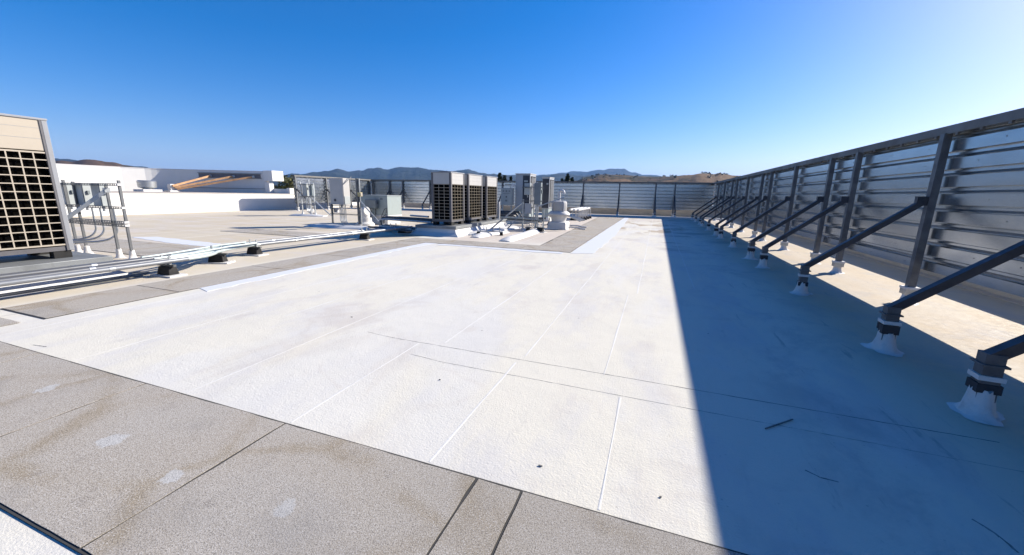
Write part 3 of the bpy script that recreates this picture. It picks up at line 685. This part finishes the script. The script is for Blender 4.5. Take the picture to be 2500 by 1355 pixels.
def pipe(name, pts, r_, mat, label, cat='pipe', group='pipes and conduits on the roof', n=12, bands=0, z0=None):
    base = Vector(pts[0]); t = thing(name, (base.x, base.y, 0), 0, label, cat, group); off = Vector((base.x, base.y, 0))
    P_ = [Vector(p)-off for p in pts]; MB().tube(P_, r_, n).build('run', mat, t, True)
    L = 0
    for a_, b in zip(P_, P_[1:]):
        m_ = int((b-a_).length/1.5)
        for i in range(m_):
            c_ = a_.lerp(b, (i+.5)/m_); d_ = (b-a_).normalized(); MB().tube([c_-d_*.03, c_+d_*.03], r_*1.09, n).build('coupling', 'zinc', t, True)
    return t
ZP = .225
xs = [-7.24, -7.10, -6.97, -6.83, -6.69]; xe = [-7.84, -7.74, -7.64, -7.55, -7.46]; rs_ = [.030, .032, .027, .033, .031]
od = ['left-most', 'second', 'middle', 'fourth', 'right-most']
for i in range(5):
    zi = ZP+(.0, .012, -.006, .01, 0)[i]; j1 = 3.68+.09*((i*2) % 3); j2 = 5.42+.1*((i*2) % 3)
    pipe('insulated_pipe', [(xs[i], .2, zi), (xs[i]-.02, j1, zi)], rs_[i], 'jacket' if i in (0, 2, 4) else 'pipe_gap_dark', od[i]+' of the five grey pipes beside the left platform')  # alternate pipes coloured dark, painting in the shaded gaps of the bundle
    mx = (xs[i]+xe[i])/2+.03*((i % 2)*2-1)
    pts = [(xs[i]-.02, j1-.1, zi)]+arc((xs[i]-.03, j1+.06, zi), (xs[i]-.05, 4.25, zi), (mx, 4.55, ZP-.01), 6)+arc((mx-.05, 4.65, ZP-.01), (xe[i]+.02, 5.0, ZP-.02), (xe[i], j2+.1, ZP-.02), 6)
    pipe('flexible_conduit', pts, rs_[i]*.85, 'flex', od[i]+' of the five grey-green conduits bending across at the pipe jog', 'conduit')
    if i in (0, 2, 3, 4):
        yy = 10.0+.12*i
        pipe('insulated_pipe', [(xe[i], j2, ZP-.02), (xe[i]+.30, yy, ZP-.01)], rs_[i]*(1.1 if i > 2 else .8), 'jacket', ['far left-most', '', 'far second', 'far third', 'far right-most'][i]+' pale pipe running on towards the middle condensers')
for i in range(2):
    x = -7.15+.3*i; pipe('flexible_conduit', [(x, 3.5, ZP+.04)]+arc((x, 3.7, ZP+.045), (x-.1, 4.3, ZP+.05), (x-.35, 4.8, ZP+.045), 8)+[(x-.55, 5.5, ZP+.02)], .018, 'flex', ['thin grey conduit lying over the left part of the pipe jog', 'thin grey conduit lying over the right part of the pipe jog'][i], 'conduit')
support(-6.80, 3.62, R(3), 'black support block where the pipes start to bend, nearest one', .26, .145, .42)
support(-7.22, 4.62, R(25), 'black support block under the middle of the pipe bend', .26, .145, .38)
support(-7.48, 5.5, R(6), 'black support block just after the pipe bend', .26, .145, .36)
support(-7.36, 8.55, R(3), 'black support block under the long pipe run towards the middle condensers', .26, .145, .36)
# line sets behind the middle bank, with a looped frame
for i in range(4):
    y = 10.75+i*.18; z = .36+.05*(i % 2)
    pipe('refrigerant_line', [(-6.62, y, z), (-7.6, y+.25, z), (-8.6-.08*i, y+.35, z)]+arc((-8.75-.08*i, y+.36, z), (-8.9-.08*i, y+.37, z), (-8.9-.08*i, y+.37, .26), 4)+[(-8.9-.08*i, y+.37, .12), (-8.2, y+.25, .10), (-7.3, y-.1, .12)], .028, 'line_dark' if i % 2 else 'zinc', ['nearest', 'second nearest', 'third', 'rearmost'][i]+' looped refrigerant line left of the middle condensers', 'pipe')
for i in range(3):
    pipe('refrigerant_line', [(-9.2+.1*i, 10.9-.05*i, .1), (-8.2, 10.75-.07*i, .1), (-7.05, 10.2-.1*i, .13), (-6.8, 9.9-.1*i, .14)], .025, 'line_dark', ['rear', 'middle', 'front'][i]+' dark line crossing in front of the air handler curb', 'pipe')
pipe('refrigerant_line', [(-7.0, 11.2, .5), (-7.9, 11.5, .5)], .03, 'zinc', 'upper grey line just left of the middle condensers', 'pipe')
support(-8.25, 11.0, R(80), 'black support block under the looped lines left of the middle bank', .4, .09)
support(-7.35, 10.35, R(20), 'black support block at the front left corner of the centre platform', .4, .1)
# lines and strut frames right of the middle bank
for i in range(5):
    y = 14.2+i*.22; z = .25+.04*(i % 3)
    pipe('refrigerant_line', [(-6.6, y+.9, z), (-5.6, y+.5, z), (-4.9, y+.35, z), (-4.2, y+.2, z-.05)], .03, ('zinc', 'line_dark', 'flex')[i % 3], ['first', 'second', 'third', 'fourth', 'fifth'][i]+' line counted from the front between the middle bank and the twin condensers', 'pipe')
for i in range(3):
    y = 15.3+i*.35; pipe('refrigerant_line', [(-6.5, y, .4+.06*i), (-5.5, y, .4+.06*i), (-5.4, y+.1, .3), (-4.4, y+.3, .28)], .045, 'line_dark', ['front', 'middle', 'rear'][i]+' thick dark line on the ground before the twin condensers', 'pipe')
for i, (p, q) in enumerate((((-4.6, 13.6, .95), (-5.35, 12.4, .04)), ((-4.4, 13.6, .8), (-5.0, 13.2, .03)))):
    t = thing('stay_strut', q, 0, ['long diagonal strut leaning down from the right rack across the white mound', 'short diagonal strut leaning down from the right rack'][i], 'strut')
    MB().beam((0, 0, 0), Vector(p)-Vector(q), .04, .04).build('channel', 'zinc', t); MB().box(-.07, .07, -.07, .07, -.035, -.02).build('foot', 'boot', t)
# shadow-casting jumble of clamps on the short mound
t = thing('clamp_frame', (-4.85, 11.3, 0), R(20), 'small strut frame with clamps standing over the short white cover', 'frame')
for x in (-.3, -.1, .1, .3): MB().box(x-.015, x+.015, -.015, .015, .12, .26).build('clamp', 'zinc', t)
MB().box(-.4, .4, -.02, .02, .10, .13).build('strut', 'zinc', t); 
for x in (-.36, .36): MB().box(x-.05, x+.05, -.05, .05, 0.001, .10).build('foot', 'rubber', t)
# right rack with three boxes
t = thing('strut_rack', (-4.2, 13.4, 0), 0, 'strut rack with grey boxes between middle bank and exhaust fan', 'rack')
post_(t, -.27, 0, 1.10, .045, 'zinc'); post_(t, .20, .05, 1.70, .055, 'zinc'); post_(t, .27, .05, 1.5, .03, 'zinc'); post_(t, .42, .3, .8, .035, 'zinc')
for i, x in enumerate((-.27, .22)): boot_cone(t, x, .02, .055, .08, i)
perf_rail(t, -.30, .45, -.05, 1.52); perf_rail(t, -.30, .45, -.05, 1.05); perf_rail(t, -.8, .45, -.05, .38)
MB().beam((.22, .1, .85), (1.0, .9, 1.2), .03, .03).build('brace', 'zinc', t)
for i in range(4):
    x = .02+.07*i; MB().tube([(x, .12, .98), (x, .12, .6), (x+.03, .1, .3)]+arc((x+.03, .1, .2), (x+.05, .1, .08), (x+.3, .15, .08), 6)+[(x+.9, .5, .08)], .016, 6).build('conduit', 'zinc', t, True)
dbox((-4.34, 13.42, 1.26), .22, .14, .40, 'upper left grey disconnect box on the right rack', 'grey_box')
dbox((-3.94, 13.36, .93), .24, .18, .75, 'tall dark grey disconnect box on the right rack', 'grey_dark')
dbox((-4.13, 13.6, 1.2), .10, .12, .44, 'narrow white disconnect box between the two grey ones', 'white_paint', handle=False)
dbox((-4.30, 13.42, .6), .25, .18, .36, 'lower pale box on the right rack', 'condenser_grey')
support(-4.15, 13.05, R(10), 'black support block at the foot of the right rack', .16, .13)
support(-3.72, 13.1, R(-15), 'black support block right of the rack, in front of the exhaust fan', .26, .14)
# twin slim condensers
def slim(loc, wd, dp, H, label, plainw=0.):
    t = thing('slim_condenser', loc, 0, label, 'condenser', 'slim dark-faced condensers')
    MB().box(0, wd, 0, dp, 0, H).build('housing', 'condenser_grey', t, bevel=.01)
    MB().box(plainw+.02, wd-.02, -.012, -.001, .02, H-.05).build('dark_panel', 'condenser_dark', t, bevel=.004)
    MB().box(-.015, wd+.015, -.02, dp+.015, H+.001, H+.035).build('lid', 'unit_white', t, bevel=.006)
    fr = MB().box(wd+.001, wd+.012, .08, dp-.08, .06, H-.08).build('louvre_back', 'coil', t)
    n = int((H-.14)/.055); lm = MB().quads([(wd+.012, .1, 0), (wd+.012, dp-.1, 0), (wd+.034, dp-.1, .03), (wd+.034, .1, .03), (wd+.012, .1, .008), (wd+.012, dp-.1, .008), (wd+.034, dp-.1, .038), (wd+.034, .1, .038)],
        [(0, 3, 2, 1), (4, 5, 6, 7), (0, 1, 5, 4), (1, 2, 6, 5), (2, 3, 7, 6), (3, 0, 4, 7)]).mesh('louvre', 'condenser_grey')
    for i in range(n): inst('louvre', lm, fr, (0, 0, .07+i*.055))
    MB().box(wd*.6, wd*.85, -.016, -.013, H*.78, H*.83).build('label_plate', 'grey_box', t)
    return t
slim((-5.88, 16.5, .62), .67, .85, 1.50, 'left, larger of the twin slim condensers behind the rack', .32)
slim((-5.24, 18.5, .62), .37, .85, 1.44, 'right, narrower of the twin slim condensers behind the exhaust fan')
for x0, x1, y0, y1, lab in ((-5.85, -5.23, 16.55, 17.3, 'grey steel stand under the larger slim condenser'), (-5.22, -4.9, 18.55, 19.3, 'grey steel stand under the narrower slim condenser')):
    t = thing('equipment_stand', ((x0+x1)/2, (y0+y1)/2, 0), 0, lab, 'stand'); a_, b = (x1-x0)/2, (y1-y0)/2
    MB().box(-a_, a_, -b, b, .20, .618).build('skirt', 'grey_green', t, bevel=.005); MB().box(-a_-.06, a_+.06, -b-.06, b+.06, .001, .198).build('curb', 'curb_white', t, bevel=.02)
t = thing('control_cabinet', (-6.2, 16.25, 0), 0, 'grey control panel with dark markings left of the slim condensers', 'cabinet')
MB().box(-.26, .26, 0, .25, .8, 1.53).build('housing', 'grey_box', t, bevel=.006); MB().box(-.235, .235, -.012, -.001, .825, 1.505).build('door', 'grey_box', t, bevel=.003)
for x in (-.14, 0, .14): MB().box(x-.035, x+.035, -.017, -.013, 1.36, 1.43).build('window', 'grey_dark', t)
MB().box(-.16, .16, -.0165, -.013, 1.28, 1.30).build('text_strip', 'grey_dark', t); MB().box(-.03, .03, -.017, -.013, 1.12, 1.18).build('symbol', 'marking', t); MB().box(-.05, .05, -.017, -.013, .95, 1.03).build('symbol', 'grey_dark', t)
MB().box(-.22, -.18, .05, .1, .02, .8).box(.18, .22, .05, .1, .02, .8).build('legs', 'zinc', t)
t = thing('camera_lamp', (-6.0, 16.2, 1.6), 0, 'small white lamp on a dark arm above the grey control panel', 'lamp')
MB().box(-.25, .1, -.02, .02, .06, .085).build('arm', 'line_dark', t); MB().box(.06, .2, -.06, .06, -.02, .10).build('head', 'white_paint', t, bevel=.01); MB().box(-.03, .0, .0, .03, -.1, .06).build('bracket', 'zinc', t)
pipe('vent_riser', [(-6.0, 14.9, .05), (-6.0, 14.9, .75), (-6.02, 14.9, .95)], .045, 'white_paint', 'short white riser at the back corner of the middle bank', 'pipe')
# white mushroom exhaust fan
t = thing('exhaust_fan', (-3.47, 14.75, 0), 0, 'white mushroom exhaust fan on a square curb beside the walkway', 'exhaust fan')
MB().box(-.40, .40, -.36, .36, .001, .02).build('base_flange', 'boot', t)
MB().lathe([(.50, .02), (.485, .24), (.46, .27), (.30, .285)], n=4).build('curb', 'curb_white', t)
MB().lathe([(.27, .28), (.275, .32), (.30, .44), (.36, .50)], n=28).build('neck', 'curb_white', t, True)
MB().lathe([(.36, .50), (.40, .52), (.42, .56), (.41, .60), (.34, .66), (.30, .68)], n=32).build('bowl', 'white_paint', t, True)
MB().lathe([(.28, .68), (.285, .70), (.29, .96), (.27, 1.03), (.2, 1.06)], n=28).build('motor_hood', 'unit_white', t, True)
for i in range(4):
    an = R(45+90*i); MB().tube([(.31*math.cos(an), .31*math.sin(an), .66), (.315*math.cos(an), .315*math.sin(an), .94), (.26*math.cos(an), .26*math.sin(an), 1.06)], .02, 8).build('strap', 'white_paint', t, True)
MB().tube([(-.27, -.28, .48), (-.29, -.34, .3), (-.36, -.38, .16), (-.46, -.38, .15), (-.6, -.3, .15)], .016, 8).build('cable', 'line_dark', t, True)
# gooseneck vent behind the fan
pipe('gooseneck_vent', [(-4.02, 17, .02), (-4.02, 17, 1.3)]+arc((-4.02, 17, 1.36), (-4.02, 17, 1.46), (-3.93, 17, 1.46), 5)+arc((-3.9, 17, 1.46), (-3.82, 17, 1.45), (-3.82, 17, 1.32), 4), .06, 'white_paint', 'white gooseneck vent rising behind the exhaust fan', 'vent', n=14)
# pipe racks right of the fan
for i in range(4):
    x = -4.02+.0*i; y = 20.2+i*.75
    t = thing('pipe_stand', (-3.75, y, 0), 0, ['nearest', 'second', 'third', 'farthest'][i]+' of the small white pipe stands beside the far walkway', 'pipe stand', 'white pipe stands')
    for q in (-.28, -.08, .12):
        MB().tube([(q, 0, .1), (q, 0, .42)]+arc((q, 0, .46), (q, 0, .52), (q+.06, 0, .52), 3)+arc((q+.08, 0, .52), (q+.14, 0, .52), (q+.14, 0, .46), 3)+[(q+.14, 0, .1)], .02, 8).build('hoop', 'white_paint', t, True)
    MB().quads([(-.40, -.1, .001), (.36, -.1, .001), (.36, .1, .001), (-.40, .1, .001), (-.36, -.03, .12), (.32, -.03, .12), (.32, .03, .12), (-.36, .03, .12)], [(3, 2, 1, 0), (4, 5, 6, 7), (0, 1, 5, 4), (1, 2, 6, 5), (2, 3, 7, 6), (3, 0, 4, 7)]).build('foot', 'rubber', t)
for i in range(3):
    pipe('insulated_pipe', [(-4.0+.2*i, 19.3, .56), (-4.0+.2*i, 22.8, .56)], .055, 'white_paint', ['left', 'middle', 'right'][i]+' white pipe lying on the far pipe stands', 'pipe')
for i, (x, y) in enumerate(((-2.85, 15.0), (-2.95, 15.9))):
    pipe('drain_pipe', [(x-.5, y, .06), (x+.05, y+.02, .06), (x+.2, y-.1, .03), (x+.4, y-.12, .025)], .03, 'white_paint', ['front', 'rear'][i]+' short white drain pipe right of the exhaust fan', 'pipe')
for i in range(3):
    pipe('refrigerant_line', [(-4.4, 16.2+.5*i, .42-.03*i), (-3.4, 16.3+.5*i, .42-.03*i), (-2.95, 16.5+.5*i, .2)], .03, 'zinc', ['front', 'middle', 'rear'][i]+' grey line behind the exhaust fan', 'pipe')

# ================================================================== SMALL LITTER ON THE ROOF
t = tag(MB().beam((0, 0, .006), (.18, .17, .008), .006, .006).build('loose_stick', 'lap'), 'thin dark stick lying in the shade on the right', 'stick'); t.location = (.70, 2.39, .0)
for i, (x, y, s_, lab) in enumerate(((-.42, 1.62, .009, 'small dark leaf scrap on the white roof near the front walkway pads'), (-1.33, 2.22, .008, 'dark flake on the white roof below the double lap line'), (-2.9, 3.1, .008, 'dark flake on the white roof left of the lap line'), (.13, 1.62, .007, 'dark flake on sunlit roof right beside the shadow edge'))):
    mb = MB(); rr = random.Random(i)
    mb.prism([(math.cos(k_*1.05)*s_*rr.uniform(.7, 1.4), math.sin(k_*1.05)*s_*rr.uniform(.3, .7)) for k_ in range(6)], .001, .005)
    o = tag(mb.build('debris_flake', 'lap'), lab, 'debris', 'debris flakes'); o.location = (x, y, .001)

# ================================================================== HILLS AND TREES
def pix(px, py):
    dd = r2*(px-1250)-u2*(py-677.5)+fw*951; h = math.hypot(dd.x, dd.y); return math.atan2(dd.x, dd.y), dd.z/h
def ridge(name, prof, dist, depth, mat, label=None, seed=0, hl=False, hr=False, rough=.004, az0=R(-120), az1=R(95), nA=700, cont=.035, base=-8.):
    pr = sorted(pix(*p) for p in prof); v = []; f = []; nR = 14
    def el(az):
        if az <= pr[0][0] and hl: return pr[0][1]
        if az >= pr[-1][0] and hr: return pr[-1][1]
        if az <= pr[0][0]:
            k_ = min(1, (pr[0][0]-az)/.25); return pr[0][1]*(1-k_)+k_*(cont+.012*noise.noise((az*6, seed, 0)))
        if az >= pr[-1][0]:
            k_ = min(1, (az-pr[-1][0])/.25); return pr[-1][1]*(1-k_)+k_*(cont+.012*noise.noise((az*6, seed, 0)))
        for (a_, e0), (b, e1) in zip(pr, pr[1:]):
            if a_ <= az <= b: t_ = (az-a_)/(b-a_); t_ = t_*t_*(3-2*t_); return e0+(e1-e0)*t_
    for i in range(nA+1):
        az = az0+(az1-az0)*i/nA; e = el(az)
        for k_ in range(nR):
            t_ = k_/(nR-1)*1.5
            rr_ = dist-depth+depth*t_
            fz = math.sin(min(t_, 1)*math.pi/2)**1.3 if t_ <= 1 else 1-(t_-1)*1.6
            h_ = CAMZ+dist*e-base
            nz = noise.fractal((math.sin(az)*rr_*9/dist+seed, math.cos(az)*rr_*9/dist, .3), 1., 2., 6)
            z = base+h_*max(0, fz)+nz*h_*.22*(1-abs(2*min(t_, 1)-1))*min(1, abs(1-t_)*4)+noise.fractal((az*60, seed, k_*.5), 1., 2., 5)*rough*dist*min(1, max(0, fz))*.5
            v.append((math.sin(az)*rr_, math.cos(az)*rr_, z))
        if i: b = len(v)-nR; f += [(b-nR+q, b+q, b+q+1, b-nR+q+1) for q in range(nR-1)]
    return tag(MB().quads(v, f).build(name, mat, None, True), kind='structure')
FAR = [(600, 436), (680, 433), (715, 425), (740, 426), (770, 421), (800, 418), (826, 416), (850, 422), (880, 418), (905, 413), (927, 411), (947, 415), (970, 410), (986, 409), (1010, 411), (1050, 416), (1100, 419), (1140, 415), (1155, 418), (1172, 423), (1200, 426), (1250, 430), (1330, 432), (1365, 428)]
FAR2 = [(1200, 440), (1260, 432), (1330, 428), (1380, 423), (1400, 419), (1430, 421), (1460, 416), (1495, 413), (1520, 415), (1545, 424), (1570, 430), (1650, 434), (1800, 440)]
NEAR = [(1180, 488), (1280, 470), (1350, 450), (1400, 443), (1440, 433), (1470, 428), (1520, 428), (1560, 431), (1600, 432), (1640, 432), (1680, 430), (1710, 426), (1740, 427), (1757, 424), (1772, 428), (1790, 431), (1850, 430), (1950, 428)]
LEFT = [(-300, 400), (60, 400), (110, 399), (150, 394), (172, 398), (205, 393), (238, 393), (275, 398), (310, 405), (330, 409), (400, 416), (470, 424), (560, 434), (660, 452), (740, 472)]
ridge('mountains', FAR, 4200, 1900, 'hill_far', seed=2, az1=R(-8), cont=.04, nA=800)
ridge('mountains', FAR2, 6500, 2200, 'hill_far', seed=9, az0=R(-30), az1=R(95), cont=.03, nA=500)
ridge('hills', NEAR, 950, 420, 'hill_near', seed=4, az0=R(-26), az1=R(80), cont=.045, nA=460, rough=.002, hl=True)
ridge('hills', LEFT, 1300, 500, 'hill_left', seed=6, az0=R(-130), az1=R(-42), cont=.055, nA=360, rough=.0025, hr=True)

def leaves(mb, c, rad, n, size, rr, squash=(1, 1, 1)):
    for _ in range(n):
        d_ = Vector((rr.gauss(0, 1), rr.gauss(0, 1), rr.gauss(0, 1))).normalized()*(rr.random()**.45)
        p = Vector(c)+Vector((d_.x*rad*squash[0], d_.y*rad*squash[1], d_.z*rad*squash[2])); s_ = size*rr.uniform(.6, 1.4)
        u = Vector((rr.gauss(0, 1), rr.gauss(0, 1), rr.gauss(0, 1))).normalized(); q = u.orthogonal().normalized()*s_; e = u.cross(q).normalized()*s_*.6
        b = len(mb.v); mb.v += [tuple(p-q), tuple(p+e), tuple(p+q), tuple(p-e)]; mb.f.append((b, b+1, b+2, b+3))
def oak(name, loc, h, wd, label, seed, n=46, group=None):
    rr = random.Random(seed); t = thing(name, loc, 0, label, 'tree', group)
    tk = MB().tube([(0, 0, 0), (.05*h*.1, 0, h*.3), (0, .02*h, h*.55)], [h*.035, h*.026, h*.014], 8)
    mb = MB()
    for i in range(n):
        a_ = rr.uniform(0, 6.28); e = rr.random()**.6; z = h*(.38+.56*rr.random()); k_ = math.sqrt(max(.05, 1-((z/h-.62)/.42)**2))
        c = (math.cos(a_)*wd*.5*e*k_, math.sin(a_)*wd*.5*e*k_, z)
        if i % 5 == 0: tk.tube([(0, 0, h*.4), (c[0]*.5, c[1]*.5, (h*.4+c[2])*.5), c], [h*.014, h*.009, h*.004], 5)
        leaves(mb, c, h*.085, 60, h*.014, rr, (1.2, 1.2, .8))
    tk.build('trunk', 'bark', t, True); mb.build('crown', 'leaf_oak', t); return t
def conifer(name, loc, h, wd, label, seed, group=None, leaf='leaf_conifer'):
    rr = random.Random(seed); t = thing(name, loc, 0, label, 'tree', group)
    tk = MB().tube([(0, 0, 0), (0, 0, h*.98)], [h*.02, h*.003], 7); mb = MB(); z = .3
    while z < .995:
        n = 7; rad = wd*.5*(1-z)**.75*rr.uniform(.7, 1.15)+.06
        for i in range(n):
            a_ = rr.uniform(0, 6.28); L = rad*rr.uniform(.5, 1.1); e = (math.cos(a_)*L, math.sin(a_)*L, h*z-L*.3)
            if z < .95: tk.tube([(0, 0, h*z), e], [h*.004, h*.0015], 4)
            for q in (.3, .6, .95): leaves(mb, (e[0]*q, e[1]*q, h*z-L*.3*q), max(.14, L*.25), 9, .16, rr, (1, 1, .55))
        z += .035 if z < .7 else .016
    tk.build('trunk', 'bark', t, True); mb.build('crown', leaf, t); return t
def at(px, py, dist, z=None):
    az, e = pix(px, py); return (math.sin(az)*dist, math.cos(az)*dist), CAMZ+dist*e
def put(fn, px, pytop, dist, wd, lab, seed, **k_):
    (x, y), zt = at(px, pytop, dist); return fn('tree', (x, y, -7), zt+7, wd, lab, seed, **k_)
put(oak, 704, 426, 46, 3.6, 'dark leafy tree rising behind the end of the white building', 3, n=70)
put(oak, 688, 446, 60, 3.0, 'smaller shaded tree at the left of the leafy tree behind the white building', 5, n=50)
G = 'trees beyond the far screen'
put(conifer, 1220, 422, 75, 5.5, 'tallest conifer just right of the third middle condenser', 1, group=G)
put(conifer, 1232, 428, 78, 6.5, 'second conifer right of the third middle condenser', 2, group=G)
put(conifer, 1247, 431, 82, 6., 'low conifer just left of the slim condensers', 4, group=G)
put(oak, 1212, 432, 90, 5., 'dark round tree partly hidden by the third middle condenser', 14, group=G)
put(conifer, 1386, 424, 80, 6., 'pointed dark conifer rising above the far screen right of the slim condensers', 6, group=G)
put(conifer, 1372, 436, 84, 5.5, 'small conifer left of the pointed conifer', 7, group=G)
put(conifer, 1397, 433, 84, 6., 'small conifer right of the pointed conifer', 8, group=G)
put(oak, 1406, 440, 95, 4.0, 'low round tree at the foot of the brown hill', 16, group=G)
put(oak, 1362, 440, 95, 4.0, 'low round tree behind the narrower slim condenser', 17, group=G)
def hill_tree(px, py, dist, h, lab, seed):
    (x, y), zt = at(px, py, dist); t = thing('tree', (x, y, zt-h), 0, lab, 'tree', 'oaks on the brown hill'); rr = random.Random(seed)
    MB().tube([(0, 0, -2), (0, 0, h*.6)], [h*.06, h*.03], 6).build('trunk', 'bark', t, True); mb = MB()
    for i in range(16): leaves(mb, (rr.uniform(-.45, .45)*h, rr.uniform(-.45, .45)*h, h*rr.uniform(.4, .85)), h*.2, 30, h*.06, rr)
    mb.build('crown', 'leaf_scrub', t)
hill_tree(1459, 423, 945, 8, 'dark oak at the left crest of the brown hill', 1)
hill_tree(1622, 427, 945, 6, 'small oak left of the pair on the brown ridge', 2)
hill_tree(1640, 426, 945, 7, 'oak at the right of the pair on the brown ridge', 3)
hill_tree(1720, 418, 945, 11, 'round oak standing highest on the right of the brown ridge', 4)
# scrub scattered over the brown hill: one mass
mb = MB(); rr = random.Random(5); hob = [o for o in bpy.data.objects if o.name == 'hills'][0]; vs = hob.data.vertices
for _ in range(900):
    v_ = vs[rr.randrange(len(vs))].co
    if v_.z < 2: continue
    s_ = rr.uniform(1.2, 4.2); leaves(mb, (v_.x+rr.uniform(-14, 14), v_.y+rr.uniform(-14, 14), v_.z-.5), s_, 12, s_*.5, rr, (1.3, 1.3, .6))
tag(mb.build('hill_scrub', 'leaf_scrub'), 'scattered dark scrub over the brown hill', 'scrub', kind='stuff')

# ================================================================== HAZE
HZ = MB().box(-13000, 13000, -8500, 13000, -9, 620).build('haze', 'slot_dark')
hm = bpy.data.materials.new('haze'); hm.use_nodes = True; hn = hm.node_tree; hn.nodes.clear()
pv = hn.nodes.new('ShaderNodeVolumePrincipled'); pv.inputs['Color'].default_value = (.26, .52, 1, 1); pv.inputs['Density'].default_value = .00007; pv.inputs['Anisotropy'].default_value = .1
ho = hn.nodes.new('ShaderNodeOutputMaterial'); hn.links.new(pv.outputs[0], ho.inputs['Volume'])
HZ.data.materials.clear(); HZ.data.materials.append(hm); HZ['kind'] = 'stuff'
